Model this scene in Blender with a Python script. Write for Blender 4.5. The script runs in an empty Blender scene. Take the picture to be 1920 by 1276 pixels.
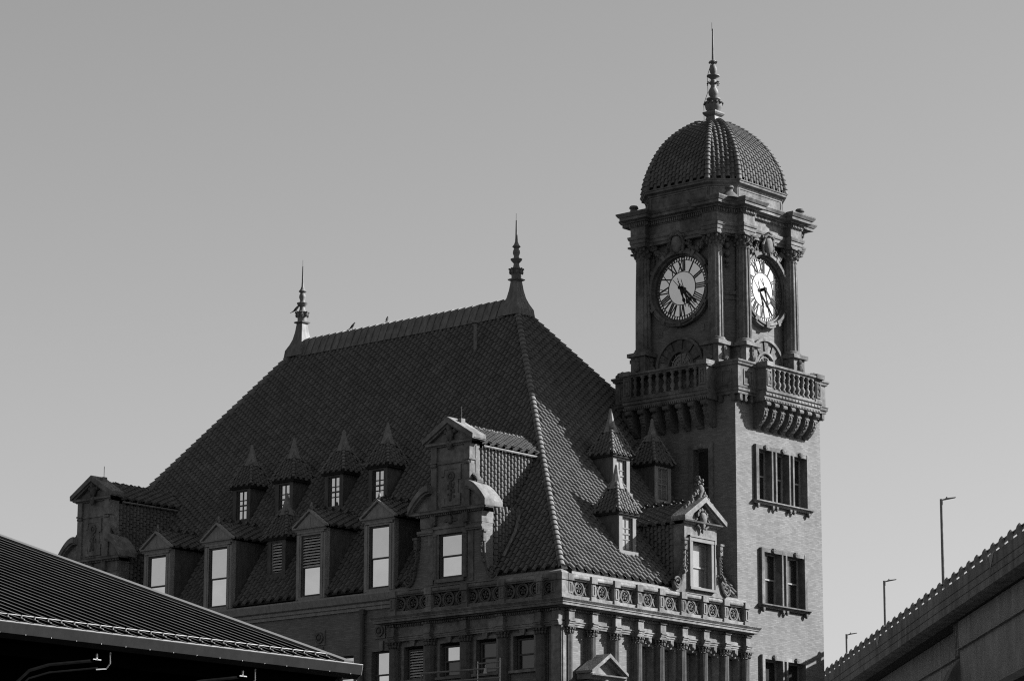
import bpy, math, random
from mathutils import Vector, Matrix
random.seed(7)
PI = math.pi
S = bpy.context.scene

# ------------------------------------------------------------------ camera, sky, sun, exposure
YAW, PITCH, ROLL, FPX = -0.716309353, 0.215448915, 0.0029344853, 5704.9
fw = Vector((math.sin(YAW)*math.cos(PITCH), math.cos(YAW)*math.cos(PITCH), math.sin(PITCH)))
rt = Vector((math.cos(YAW), -math.sin(YAW), 0)); up = rt.cross(fw)
r2 = rt*math.cos(ROLL)+up*math.sin(ROLL); u2 = -rt*math.sin(ROLL)+up*math.cos(ROLL)
cd = bpy.data.cameras.new('camera'); cam = bpy.data.objects.new('camera', cd)
S.collection.objects.link(cam)
cam.matrix_world = Matrix(((r2.x, u2.x, -fw.x, 86.471), (r2.y, u2.y, -fw.y, -102.821), (r2.z, u2.z, -fw.z, 1.7), (0, 0, 0, 1)))
cd.sensor_width = 36.0; cd.sensor_fit = 'HORIZONTAL'; cd.lens = 36.0*FPX/1920.0
cd.clip_start = 0.5; cd.clip_end = 6000
S.camera = cam
SUN = Vector((1.0, 1.14, 0.85)).normalized()
w = bpy.data.worlds.new('World'); S.world = w; w.use_nodes = True
nt = w.node_tree; bg = nt.nodes['Background']
sky = nt.nodes.new('ShaderNodeTexSky'); sky.sky_type = 'NISHITA'; sky.sun_disc = False
sky.sun_elevation = math.asin(SUN.z); sky.sun_rotation = math.atan2(SUN.x, SUN.y)
sky.air_density = 1.0; sky.dust_density = 1.5; sky.ozone_density = 1.0
bw = nt.nodes.new('ShaderNodeRGBToBW')
nt.links.new(sky.outputs[0], bw.inputs[0]); nt.links.new(bw.outputs[0], bg.inputs[0])
bg.inputs[1].default_value = 0.050
sl = bpy.data.lights.new('sun', 'SUN'); sl.energy = 5.0; sl.angle = math.radians(0.5); sl.color = (1, 1, 1)
so = bpy.data.objects.new('sun', sl); S.collection.objects.link(so)
so.rotation_euler = SUN.to_track_quat('Z', 'Y').to_euler(); so.location = SUN*200
S.view_settings.view_transform = 'Standard'; S.view_settings.look = 'None'
S.view_settings.gamma = 1.0; S.view_settings.use_curve_mapping = False
S.view_settings.exposure = 1.6
try:
    S.cycles.max_bounces = 6; S.cycles.diffuse_bounces = 3; S.cycles.use_denoising = False; S.cycles.filter_width = 1.15
except Exception: pass

# ------------------------------------------------------------------ materials (the photograph is black and white)
MAT = {}
def mat(name, g, rough=0.85, metal=0.0, var=0.25, scale=3.0, streak=None, rand=0.0, island=0.0, bump=0.0, brick=None, spec=0.04, stain=0.0):
    m = bpy.data.materials.new(name); m.use_nodes = True; n = m.node_tree.nodes; L = m.node_tree.links
    b = n['Principled BSDF']
    b.inputs['Roughness'].default_value = rough; b.inputs['Metallic'].default_value = metal
    b.inputs['Specular IOR Level'].default_value = spec
    geo = n.new('ShaderNodeNewGeometry'); tc = n.new('ShaderNodeTexCoord')
    mp = n.new('ShaderNodeMapping'); L.new(geo.outputs['Position'], mp.inputs[0])
    if streak: mp.inputs['Scale'].default_value = streak
    nz = n.new('ShaderNodeTexNoise'); nz.inputs['Scale'].default_value = scale; nz.inputs['Detail'].default_value = 6
    nz.inputs['Roughness'].default_value = 0.65
    L.new(mp.outputs[0], nz.inputs[0])
    mr = n.new('ShaderNodeMapRange'); L.new(nz.outputs[0], mr.inputs[0])
    mr.inputs[1].default_value = 0.3; mr.inputs[2].default_value = 0.7
    mr.inputs[3].default_value = g*(1-var); mr.inputs[4].default_value = g*(1+var)
    out = mr.outputs[0]
    def mul(a, bsock):
        q = n.new('ShaderNodeMath'); q.operation = 'MULTIPLY'; L.new(a, q.inputs[0]); L.new(bsock, q.inputs[1]); return q.outputs[0]
    if stain:
        n2 = n.new('ShaderNodeTexNoise'); n2.inputs['Scale'].default_value = 0.9; n2.inputs['Detail'].default_value = 5
        mp2 = n.new('ShaderNodeMapping'); mp2.inputs['Scale'].default_value = (1.3, 1.3, 0.45); L.new(geo.outputs['Position'], mp2.inputs[0]); L.new(mp2.outputs[0], n2.inputs[0])
        r2_ = n.new('ShaderNodeMapRange'); L.new(n2.outputs[0], r2_.inputs[0]); r2_.inputs[1].default_value = .35; r2_.inputs[2].default_value = .65
        r2_.inputs[3].default_value = 1-stain; r2_.inputs[4].default_value = 1+stain*.6
        out = mul(out, r2_.outputs[0])
    if rand or island:
        src = n.new('ShaderNodeObjectInfo').outputs['Random'] if rand else geo.outputs['Random Per Island']
        k = rand or island
        r3 = n.new('ShaderNodeMapRange'); L.new(src, r3.inputs[0]); r3.inputs[3].default_value = 1-k; r3.inputs[4].default_value = 1+k
        out = mul(out, r3.outputs[0])
    if brick:
        sx = n.new('ShaderNodeSeparateXYZ'); L.new(geo.outputs['Position'], sx.inputs[0])
        ad = n.new('ShaderNodeMath'); L.new(sx.outputs[0], ad.inputs[0]); L.new(sx.outputs[1], ad.inputs[1])
        cb = n.new('ShaderNodeCombineXYZ'); L.new(ad.outputs[0], cb.inputs[0]); L.new(sx.outputs[2], cb.inputs[1])
        bt = n.new('ShaderNodeTexBrick'); L.new(cb.outputs[0], bt.inputs[0])
        bt.inputs['Scale'].default_value = 1.0; bt.inputs['Brick Width'].default_value = brick[0]; bt.inputs['Row Height'].default_value = brick[1]
        bt.inputs['Mortar Size'].default_value = brick[2]; bt.inputs['Bias'].default_value = 0.0
        bt.inputs['Color1'].default_value = (1.14,)*3+(1,); bt.inputs['Color2'].default_value = (0.80,)*3+(1,)
        bt.inputs['Mortar'].default_value = (brick[3],)*3+(1,)
        out = mul(out, bt.outputs['Color'])
    L.new(out, b.inputs['Base Color'])
    if bump:
        bp = n.new('ShaderNodeBump'); bp.inputs['Strength'].default_value = bump; bp.inputs['Distance'].default_value = 0.02
        nb = n.new('ShaderNodeTexNoise'); nb.inputs['Scale'].default_value = 14; nb.inputs['Detail'].default_value = 4
        L.new(geo.outputs['Position'], nb.inputs[0]); L.new(nb.outputs[0], bp.inputs['Height']); L.new(bp.outputs[0], b.inputs['Normal'])
    MAT[name] = m
    return m
mat('brick', 0.135, 0.95, var=0.13, scale=3.0, streak=(1, 1, 5), brick=(0.30, 0.085, 0.012, 0.80), stain=0.10)
mat('stone', 0.115, 0.85, var=0.36, scale=4.0, stain=0.38, rand=0.14, bump=0.5)
mat('stone_pale', 0.138, 0.85, var=0.34, scale=4.0, stain=0.30, rand=0.14, bump=0.5)
mat('column_stone', 0.082, 0.85, var=0.30, scale=4.0, stain=0.2, rand=0.12, bump=0.3)
mat('stone_carved', 0.092, 0.85, var=0.40, scale=9.0, stain=0.25, bump=0.6)
mat('tile', 0.094, 0.9, var=0.18, scale=2.0, island=0.13, spec=0.03, stain=.08)
mat('tile_piece', 0.094, 0.9, var=0.18, scale=2.0, rand=0.13, spec=0.03, stain=.08)
mat('hip', 0.115, 0.9, var=0.2, scale=4, rand=.14, spec=.03)
mat('underlay', 0.02, 0.9)
mat('copper', 0.12, 0.6, metal=0.15, var=0.35, scale=2.2, streak=(2, 2, .6), rand=0.10)
mat('dormer_wood', 0.075, 0.8, var=0.30, scale=6.0, streak=(1, 1, .3))
mat('dormer_trim', 0.2, 0.8, var=0.22, scale=6.0, streak=(1, 1, .3))
mat('white_trim', 0.135, 0.7, var=0.12)
mat('dark_sash', 0.07, 0.6)
mat('glass_mirror', 0.41, 0.03, metal=0.92, var=0.03, spec=0.5)
mat('glass_mirror_lower', 0.48, 0.03, metal=0.92, var=0.08, scale=.8, spec=0.5)
mat('dial_mark', 0.045, 0.7)
mat('glass_dark', 0.02, 0.12, metal=0.0, var=0.2, spec=0.45)
mat('blind', 0.13, 0.3, var=0.08, spec=0.5)
mat('dial', 0.46, 0.085, metal=0.86, var=0.04)
mat('iron', 0.02, 0.6, metal=0.0)
mat('interior', 0.02, 0.9)
mat('louvre', 0.4, 0.7)
mat('lead', 0.135, 0.7, metal=0.0, var=0.3, scale=4)
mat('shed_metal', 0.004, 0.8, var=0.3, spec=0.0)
mat('shed_rib_lit', 0.045, 0.6, var=0.3, scale=1.0, rand=0.2)
mat('gutter', 0.018, 0.7, var=0.15, stain=.1, spec=0.02)
mat('rake', 0.085, 0.6, var=0.1)
mat('galvanised', 0.25, 0.35, metal=0.5, var=0.2)
mat('soffit_shade', 0.0015, 0.9, spec=0.0)  # near-black, the shade under the eave is put into this colour
mat('concrete', 0.14, 0.9, var=0.25, scale=2.5, streak=(2, 2, .25), stain=.3, bump=.3)
mat('girder', 0.17, 0.6, var=0.15, scale=1.5, stain=.2)
mat('asphalt', 0.05, 0.95)
mat('ground', 0.045, 0.95, scale=.2)
mat('feather', 0.04, 0.8)
mat('lamp_metal', 0.14, 0.5)

# ------------------------------------------------------------------ mesh helpers
C = S.collection
def FA(yp): return lambda u, d, z: (u, yp-d, z)      # facade A: u = x, outward = -y
def FB(xp): return lambda u, d, z: (xp+d, u, z)      # facade B: u = y, outward = +x
class MB:
    def __init__(s, T=None): s.v = []; s.f = []; s.T = T or (lambda a, b, c: (a, b, c))
    def add(s, vs, fs):
        o = len(s.v); s.v += [s.T(*p) for p in vs]; s.f += [tuple(i+o for i in f) for f in fs]; return s
    def box(s, a0, a1, b0, b1, c0, c1):
        vs = [(a, b, c) for c in (c0, c1) for b in (b0, b1) for a in (a0, a1)]
        return s.add(vs, [(0, 1, 3, 2), (4, 6, 7, 5), (0, 4, 5, 1), (2, 3, 7, 6), (0, 2, 6, 4), (1, 5, 7, 3)])
    def quad(s, *p): return s.add(p, [tuple(range(len(p)))])
    def ext(s, poly, d0, d1):                      # polygon in (u,z) extruded in depth
        n = len(poly); vs = [(u, d0, z) for u, z in poly]+[(u, d1, z) for u, z in poly]
        return s.add(vs, [tuple(range(n)), tuple(range(2*n-1, n-1, -1))]+[(i, (i+1) % n, (i+1) % n+n, i+n) for i in range(n)])
    def prof(s, pr, u0, u1, m0=0.0, m1=0.0, ref=0.0):   # moulding: profile (d,z) run along u with mitred ends
        n = len(pr); vs = [(u0-m0*(d-ref), d, z) for d, z in pr]+[(u1+m1*(d-ref), d, z) for d, z in pr]
        return s.add(vs, [tuple(range(n)), tuple(range(2*n-1, n-1, -1))]+[(i, (i+1) % n, (i+1) % n+n, i+n) for i in range(n)])
    def lathe(s, cx, cy, pr, n=12, ph=0.0, sx=1.0, sy=1.0, mod=None, close=True):
        vs = []; m = len(pr)
        for r, z in pr:
            for k in range(n):
                a = ph+2*PI*k/n; q = r*(mod(k, z) if mod else 1.0)
                vs.append((cx+q*math.cos(a)*sx, cy+q*math.sin(a)*sy, z))
        fs = [(j*n+k, j*n+(k+1) % n, (j+1)*n+(k+1) % n, (j+1)*n+k) for j in range(m-1) for k in range(n)]
        if close: fs += [tuple(range(n-1, -1, -1)), tuple(range((m-1)*n, m*n))]
        return s.add(vs, fs)
    def tube(s, path, r, n=6, taper=None):
        P = [Vector(p) for p in path]; vs = []; m = len(P)
        for i, p in enumerate(P):
            t = (P[min(i+1, m-1)]-P[max(i-1, 0)]).normalized()
            a = t.cross(Vector((0, 0, 1)))
            if a.length < 1e-3: a = Vector((1, 0, 0))
            a.normalize(); b = a.cross(t); q = r*(1 if not taper else 1+(taper-1)*i/(m-1))
            for k in range(n):
                w_ = a*math.cos(2*PI*k/n)*q+b*math.sin(2*PI*k/n)*q+p; vs.append(tuple(w_))
        fs = [(j*n+k, j*n+(k+1) % n, (j+1)*n+(k+1) % n, (j+1)*n+k) for j in range(m-1) for k in range(n)]
        fs += [tuple(range(n)), tuple(range(m*n-1, (m-1)*n-1, -1))]
        return s.add(vs, fs)
    def ball(s, c, r, n=6, m=4, sc=(1, 1, 1)):
        vs = [(c[0], c[1], c[2]-r*sc[2])]
        for j in range(1, m):
            t = -PI/2+PI*j/m
            for k in range(n):
                a = 2*PI*k/n; vs.append((c[0]+r*sc[0]*math.cos(t)*math.cos(a), c[1]+r*sc[1]*math.cos(t)*math.sin(a), c[2]+r*sc[2]*math.sin(t)))
        vs.append((c[0], c[1], c[2]+r*sc[2])); e = len(vs)-1
        fs = [(0, 1+(k+1) % n, 1+k) for k in range(n)]+[(e, e-n+k, e-n+(k+1) % n) for k in range(n)]
        fs += [(1+j*n+k, 1+j*n+(k+1) % n, 1+(j+1)*n+(k+1) % n, 1+(j+1)*n+k) for j in range(m-2) for k in range(n)]
        return s.add(vs, fs)
    def ringdisc(s, cu, cz, r0, r1, d0, d1, n=24, a0=0.0, a1=2*PI):    # annulus in (u,z) extruded in d
        full = abs(a1-a0-2*PI) < 1e-6; k = n if full else n+1; vs = []
        for i in range(k):
            a = a0+(a1-a0)*i/n; c_, s_ = math.cos(a), math.sin(a)
            vs += [(cu+r0*c_, d0, cz+r0*s_), (cu+r1*c_, d0, cz+r1*s_), (cu+r1*c_, d1, cz+r1*s_), (cu+r0*c_, d1, cz+r0*s_)]
        fs = []
        for i in range(n):
            a = 4*i; b = 4*((i+1) % k)
            fs += [(a+j, a+(j+1) % 4, b+(j+1) % 4, b+j) for j in range(4)]
        if not full: fs += [(0, 1, 2, 3), (4*n, 4*n+1, 4*n+2, 4*n+3)]
        return s.add(vs, fs)
    def ring(s, poly, pr):                         # closed moulding round a plan polygon (counter-clockwise)
        n = len(poly); nor = []
        for i in range(n):
            a, b = poly[i], poly[(i+1) % n]; e = math.hypot(b[0]-a[0], b[1]-a[1]); nor.append(((b[1]-a[1])/e, -(b[0]-a[0])/e))
        vs = []
        for o, z in pr:
            for i in range(n):
                n1, n2 = nor[i-1], nor[i]; k = 1+n1[0]*n2[0]+n1[1]*n2[1]; k = max(k, .35)
                vs.append((poly[i][0]+o*(n1[0]+n2[0])/k, poly[i][1]+o*(n1[1]+n2[1])/k, z))
        m = len(pr)
        fs = [(j*n+i, j*n+(i+1) % n, (j+1)*n+(i+1) % n, (j+1)*n+i) for j in range(m-1) for i in range(n)]
        fs += [tuple(range(n)), tuple(range((m-1)*n, m*n))]
        return s.add(vs, fs)
    def mesh(s, name, m, smooth=False):
        me = bpy.data.meshes.new(name); me.from_pydata(s.v, [], s.f); me.materials.append(MAT[m])
        if smooth:
            me.polygons.foreach_set('use_smooth', [True]*len(me.polygons))
        me.update(); return me
def link(o, parent):
    C.objects.link(o)
    if parent is not None:
        o.parent = parent
        if parent.type == 'EMPTY': o.matrix_parent_inverse = Matrix.Translation(-parent.location)
    return o
def ob(name, mb, m, parent=None, smooth=False, kind=None):
    o = bpy.data.objects.new(name, mb.mesh(name, m, smooth)); link(o, parent)
    if smooth: o.data.set_sharp_from_angle(angle=math.radians(42))
    if kind: o['kind'] = kind
    return o
def inst(name, me, parent, M):
    o = bpy.data.objects.new(name, me); link(o, parent); o.matrix_basis = M; return o
def thing(name, label, cat, loc, group=None):
    o = bpy.data.objects.new(name, None); o.location = loc; C.objects.link(o)
    o.empty_display_size = .5; o['label'] = label; o['category'] = cat
    if group: o['group'] = group
    return o
def basis(U, V, N, O): return Matrix(((U.x, V.x, N.x, O.x), (U.y, V.y, N.y, O.y), (U.z, V.z, N.z, O.z), (0, 0, 0, 1)))
def wall(mb, u0, u1, z0, z1, holes, dep, d=0.0):    # sheet with real openings and reveals
    us = sorted({u0, u1}|{h[0] for h in holes}|{h[1] for h in holes}); zs = sorted({z0, z1}|{h[2] for h in holes}|{h[3] for h in holes})
    for a, b in zip(us, us[1:]):
        for c, e in zip(zs, zs[1:]):
            mu, mz = (a+b)/2, (c+e)/2
            if any(h[0] < mu < h[1] and h[2] < mz < h[3] for h in holes): continue
            mb.quad((a, d, c), (b, d, c), (b, d, e), (a, d, e))
    for a, b, c, e in holes:
        mb.quad((a, d, c), (b, d, c), (b, d-dep, c), (a, d-dep, c)); mb.quad((a, d, e), (b, d, e), (b, d-dep, e), (a, d-dep, e))
        mb.quad((a, d, c), (a, d, e), (a, d-dep, e), (a, d-dep, c)); mb.quad((b, d, c), (b, d, e), (b, d-dep, e), (b, d-dep, c))
    return mb
def sash(T, u0, u1, z0, z1, d, parent, top='glass_mirror', bot='glass_mirror_lower', fm='dark_sash', mid=None, deep=True, mun=None, fw_=.07, pl=None):
    """sash window: frame mesh, panes in front of a dark backing; deep=True -> panes hang on the frame"""
    zm = mid or (z0+z1)/2; f = MB(T)
    f.box(u0, u0+fw_, d-.12, d, z0, z1); f.box(u1-fw_, u1, d-.12, d, z0, z1); f.box(u0+fw_, u1-fw_, d-.12, d-.004, z1-fw_, z1); f.box(u0+fw_, u1-fw_, d-.12, d-.004, z0, z0+fw_*1.3)
    f.box(u0+fw_, u1-fw_, d-.10, d-.02, zm-.035, zm+.035)
    if mun:
        nu, nz = mun
        for i in range(1, nu): q = u0+(u1-u0)*i/nu; f.box(q-.022, q+.022, d-.09, d-.025, z0+fw_, z1-fw_)
        for i in range(1, nz):
            q = z0+(z1-z0)*i/nz
            f.box(u0+fw_, u1-fw_, d-.088, d-.027, q-.022, q+.022)
    w_ = ob('window_frame' if not deep else 'window', f, fm, parent)
    par = w_ if deep else parent
    cells = []
    if mun:
        us = [u0+(u1-u0)*i/mun[0] for i in range(mun[0]+1)]; zs = [z0+(z1-z0)*i/mun[1] for i in range(mun[1]+1)]
        for a, b in zip(us, us[1:]):
            for c, e in zip(zs, zs[1:]): cells.append((a+.02, b-.02, c+.02, e-.02, top))
    else: cells = [(u0+.03, u1-.03, zm, z1-.02, top), (u0+.03, u1-.03, z0+.02, zm, bot)]
    for i, (a, b, c, e, m_) in enumerate(cells):
        dd = d-.06 if (mun or i == 0) else d-.085
        if m_ == 'louvre':
            k = 11
            for j in range(k):
                zz = c+(e-c)*(j+.1)/k; l = MB(T); h = (e-c)/k
                l.add([(a, dd-.05, zz+h*.55), (b, dd-.05, zz+h*.55), (b, dd+.05, zz), (a, dd+.05, zz), (a, dd-.05, zz+h*.55+.02), (b, dd-.05, zz+h*.55+.02), (b, dd+.05, zz+.02), (a, dd+.05, zz+.02)],
                      [(0, 1, 2, 3), (4, 5, 6, 7), (0, 1, 5, 4), (2, 3, 7, 6), (0, 3, 7, 4), (1, 2, 6, 5)])
                ob('louvre_slat', l, 'louvre', par)
            bk = MB(T); bk.quad((a, dd-.10, c), (b, dd-.10, c), (b, dd-.10, e), (a, dd-.10, e)); ob('backing', bk, 'interior', par)
        else:
            tl = random.uniform(-.004, .004); p = MB(T); p.add([(a, dd, c), (b, dd+tl, c), (b, dd+tl, e), (a, dd, e), (a, dd-.012, c), (b, dd+tl-.012, c), (b, dd+tl-.012, e), (a, dd-.012, e)],
                  [(0, 1, 2, 3), (4, 5, 6, 7), (0, 1, 5, 4), (2, 3, 7, 6), (0, 3, 7, 4), (1, 2, 6, 5)])
            ob('pane', p, m_, par)
    bk = MB(T); bk.quad((u0, d-.16, z0), (u1, d-.16, z0), (u1, d-.16, z1), (u0, d-.16, z1)); ob('dark_room', bk, 'interior', par)
    return w_
# roof tile: S-shaped barrel tile, lower end proud of the course below
def tile_mesh(w_, l, hk=.38, lip=.075):
    pr = [(-.5, .0), (-.30, -.04), (-.24, .35), (-.15, .70), (-.03, .93), (.10, 1.0), (.23, .93), (.35, .70), (.44, .35), (.49, -.04)]
    h = w_*hk; vs = []; fs = []
    for x, z in pr: vs.append((x*w_, 0, z*h+lip))
    for x, z in pr: vs.append((x*w_, l*1.12, z*h+.0))
    for x, z in pr: vs.append((x*w_, .0, -.02+z*h*.25))
    n = len(pr)
    for i in range(n-1): fs += [(i, i+1, n+i+1, n+i), (i, 2*n+i, 2*n+i+1, i+1)]
    return vs, fs
def join_tiles(name, base, Ms, m, parent):
    vs, fs = base; V = []; Fc = []; B = [Vector(v) for v in vs]
    for M in Ms:
        o = len(V); V += [tuple(M @ b) for b in B]; Fc += [tuple(i+o for i in f) for f in fs]
    q = MB(); q.v = V; q.f = Fc
    return ob(name, q, m, parent, smooth=True, kind='stuff')
def lay(O, U, V, w_, l, u0, u1, v1, ok, v0=0.0):
    """courses of tiles on a plane; every other column is set half a tile higher"""
    N = U.cross(V).normalized(); out = []
    for i in range(int((u1-u0)/w_)+1):
        for j in range(-1, int((v1-v0)/l)+1):
            u = u0+(i+.5)*w_; v = v0+(j+(.5 if i % 2 else 0))*l
            if v < v0-.26*l: continue
            if not ok(u, v+l*.5): continue
            j1 = random.uniform(-.010, .010)
            Uj = (U+N*random.uniform(-.022, .022)).normalized(); Vj = (V+N*random.uniform(-.006, .006)).normalized()
            out.append(basis(Uj, Vj, N, O+U*u+V*(v+j1)))
    return out
def caps(path, r, l, upv):
    """barrel cap tiles along a path -> list of (verts, faces)"""
    P = [Vector(p) for p in path]; out = []; seg = 7
    L_ = [0]
    for a, b in zip(P, P[1:]): L_.append(L_[-1]+(b-a).length)
    def at(s):
        for i in range(len(P)-1):
            if s <= L_[i+1] or i == len(P)-2:
                return P[i].lerp(P[i+1], (s-L_[i])/(L_[i+1]-L_[i])), (P[i+1]-P[i]).normalized()
    k = int(L_[-1]/l)
    for i in range(k):
        a, t = at(i*l); b, _ = at((i+1.12)*l); sd = t.cross(upv).normalized(); n = sd.cross(t); vs = []
        for (c, rr, lift) in ((a, r, .05), (b, r*.84, .0)):
            for q in range(seg+1):
                th = PI*q/seg-.12*(1-2*q/seg); vs.append(c+sd*math.cos(th)*rr+n*(math.sin(th)*rr+lift))
        for q in range(seg+1):
            th = PI*q/seg-.12*(1-2*q/seg); vs.append(a+sd*math.cos(th)*r*.72+n*(math.sin(th)*r*.72))
        e = seg+1
        fs = [(q, q+1, e+q+1, e+q) for q in range(seg)]+[(q, 2*e+q, 2*e+q+1, q+1) for q in range(seg)]
        out.append(([tuple(v) for v in vs], fs))
    return out
def cap_objs(name, lst, parent, m='hip'):
    for vs, fs in lst:
        q = MB(); q.add(vs, fs); ob(name, q, m, parent, smooth=True)
def cap_join(name, lst, parent):
    q = MB()
    for vs, fs in lst: q.add(vs, fs)
    return ob(name, q, 'hip', parent, smooth=True, kind='stuff')
CAMP = cam.matrix_world.translation.copy()

# ------------------------------------------------------------------ ground
g = MB(); g.quad((-3000, -3000, 0), (3000, -3000, 0), (3000, 3000, 0), (-3000, 3000, 0))
gr = ob('ground', g, 'ground'); gr['kind'] = 'structure'; gr['label'] = 'dark street level ground under the station'

# ================================================================== STATION BUILDING
st = thing('station_building', 'brick and stone station with steep tiled hip roof and many dormers', 'building', (-20, 12, 0))
YW, XW = 0.75, -0.75                    # pavilion wall planes (A faces -y, B faces +x)
TA, TB = FA(YW), FB(XW)
# --- walls
pilA = [-10.78, -8.50, -6.27, -4.02, -1.78]      # pilaster centres on the shaded front
pilB = [1.0+1.65*k for k in range(9)]            # pilaster centres on the sunlit end
winA = [-9.64, -7.38, -5.14, -2.90]
hA = [(x-.64, x+.64, 16.5, 18.06) for x in winA]
ob('pavilion_wall', wall(MB(TA), -10.75, -.75, 0, 19.2, hA, .35), 'brick', st)
winB = [(pilB[k]+pilB[k+1])/2 for k in range(3, 8)]
hB = [(y-.46, y+.46, 14.6, 17.95) for y in winB]
ob('pavilion_wall', wall(MB(TB), .75, 14.33, 0, 19.2, hB, .45), 'brick', st)
TM = FA(1.15)
hM = [(-12.78, -11.55, 15.4, 18.05), (-15.2, -13.95, 15.4, 17.98), (-18.9, -17.6, 15.4, 17.98)]
ob('main_wall', wall(MB(TM), -30.5, -10.75, 0, 20.4, hM, .35), 'brick', st)
m = MB(); m.box(-10.75, -10.70, .75, 1.15, 0, 19.2); m.box(-40, -30.5, .75, 1.2, 0, 20.6); m.box(-40, -9.5, 24.6, 25.0, 0, 20.6); m.box(-40, -39.6, 1.2, 24.6, 0, 20.6)
m.box(-39.5, -1.3, 1.6, 18.5, 19.6, 19.7)
ob('plain_wall', m, 'brick', st)
# --- pilasters / engaged columns with capitals
def pil(T, u, r, nm='pilaster'):
    p = MB(T); n = 24
    pts = [(u+math.cos(PI*k/n)*r*(1.0 if k % 2 else .93), .15+math.sin(PI*k/n)*r*(1.0 if k % 2 else .93)) for k in range(n+1)]
    z0, z1 = 10.0, 17.98
    vs = [(a, b, z0) for a, b in pts]+[(a, b, z1) for a, b in pts]; e = n+1
    p.add(vs, [(k, k+1, e+k+1, e+k) for k in range(n)])
    p.box(u-r-.005, u+r+.005, -.02, .155, z0, 18.0); p.box(u-r-.07, u+r+.07, -.02, .07, z0+.01, 18.33)
    o = ob(nm, p, 'column_stone', st)
    c = MB(T)
    for k in range(7):
        t = PI*(k+.5)/7; cu, cdp = u+math.cos(t)*(r+.03), .15+math.sin(t)*(r+.03)
        c.ball((cu, cdp, 18.08), .075, 6, 4, (.8, .8, 1.3)); c.ball((cu+math.cos(t)*.05, cdp+math.sin(t)*.05, 18.20), .06, 6, 4)
    c.box(u-r-.08, u+r+.08, 0, .15+r+.08, 18.26, 18.332)
    ob('capital', c, 'stone_carved', o)
    return o
for x in pilA: pil(TA, x, .25)
for y in pilB: pil(TB, y, .25)
p = MB(); p.box(-1.12, -.50, .50, 1.12, 10, 18.33); p.box(-1.05, -.462, .57, 1.05, 10.02, 18.2); p.box(-1.05, -.57, .462, .9, 10.02, 18.2); ob('corner_pier', p, 'stone_pale', st)
# --- entablature with breaks over the pilasters
def entab(T, us, u0, u1, m0, m1, skip0=False, skip1=False):
    base = MB(T); D = .16
    base.prof([(-.2, 18.33), (D, 18.33), (D, 18.42), (D+.03, 18.42), (D+.03, 18.50), (D+.07, 18.52), (D+.07, 18.57), (D, 18.575), (D, 18.97), (D+.06, 18.98), (D+.06, 19.12), (-.2, 19.12)], u0, u1, m0, m1)
    o = ob('entablature', base, 'stone_pale', st)
    for u in us:
        b = MB(T); E_ = .43
        b.prof([(0, 18.334), (E_, 18.334), (E_, 18.42), (E_+.03, 18.42), (E_+.03, 18.50), (E_+.07, 18.52), (E_+.07, 18.572), (E_, 18.577), (E_, 18.97), (0, 18.97)], u-.20, u+.20, .0, .0)
        ob('entablature_block', b, 'stone_pale', o)
    dn = MB(T)
    k = int((u1-u0)/.115)
    for i in range(k):
        q = u0+(i+.3)*(u1-u0)/k; dn.box(q, q+.06, D+.06, D+.15, 19.0, 19.085)
    for u in us:
        for i in range(5): dn.box(u-.22+i*.09, u-.17+i*.09, .40, .50, 18.985, 19.075)
    ob('dentil_course', dn, 'stone_pale', o, kind='stuff')
    return o
entab(TA, pilA+[-.72], -10.98, -.75, 1, 1); entab(TB, pilB, .75, 14.36, 1, 1)
# cornice and plinth in separate stones
cpr = [(0, 19.12), (.46, 19.12), (.50, 19.16), (.70, 19.18), (.70, 19.28), (.74, 19.30), (.74, 19.34), (.84, 19.45), (.84, 19.475), (.0, 19.52)]
def run(T, name, pr, us, m0, m1, mname='stone_pale', gap=.004):
    n = len(us)-1
    for i in range(n):
        q = MB(T); q.prof(pr, us[i]+(gap if i else 0), us[i+1]-(gap if i < n-1 else 0), m0 if i == 0 else 0, m1 if i == n-1 else 0)
        ob(name, q, mname, st)
def split(a, b, s): n = max(1, round((b-a)/s)); return [a+(b-a)*i/n for i in range(n+1)]
run(TA, 'cornice_stone', cpr, split(-10.98, -.75, 1.1), 1, 1); run(TB, 'cornice_stone', cpr, split(.75, 14.30, 1.1), 1, .5)
ppr = [(-.12, 19.5), (.30, 19.5), (.30, 19.70), (.27, 19.72), (-.12, 19.72)]
run(TA, 'plinth_stone', ppr, split(-10.85, -.75, .62), 0, 1); run(TB, 'plinth_stone', ppr, split(.75, 14.1, .62), 1, 0)
# --- balustrade: piers, open fret panels, coping
def fret(T, c, us, parent):
    f = MB(T)
    for u in us:
        f.ringdisc(u, c, .285, .355, .06, .17, 26); f.ringdisc(u, c, .225, .262, .08, .14, 22)
        for k in range(5):
            a = PI/2+2*PI*k/5; f.ball((u+math.cos(a)*.12, .11, c+math.sin(a)*.12), .062, 6, 4, (1, .6, 1))
        f.ball((u, .12, c), .05, 6, 4)
    for a, b in zip(us, us[1:]):
        q = (a+b)/2
        f.box(q-.02, q+.02, .07, .15, c-.1, c+.1)
        for s_ in (-1, 1):
            f.tube([(q, .11, c+s_*.08), (q+.05, .11, c+s_*.22), (q+.10, .11, c+s_*.33)], .022, 5); f.tube([(q, .11, c+s_*.08), (q-.05, .11, c+s_*.22), (q-.10, .11, c+s_*.33)], .022, 5)
            f.ball((q, .11, c+s_*.26), .04, 5, 4)
    return ob('fret_panel', f, 'stone_carved', parent)
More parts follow.
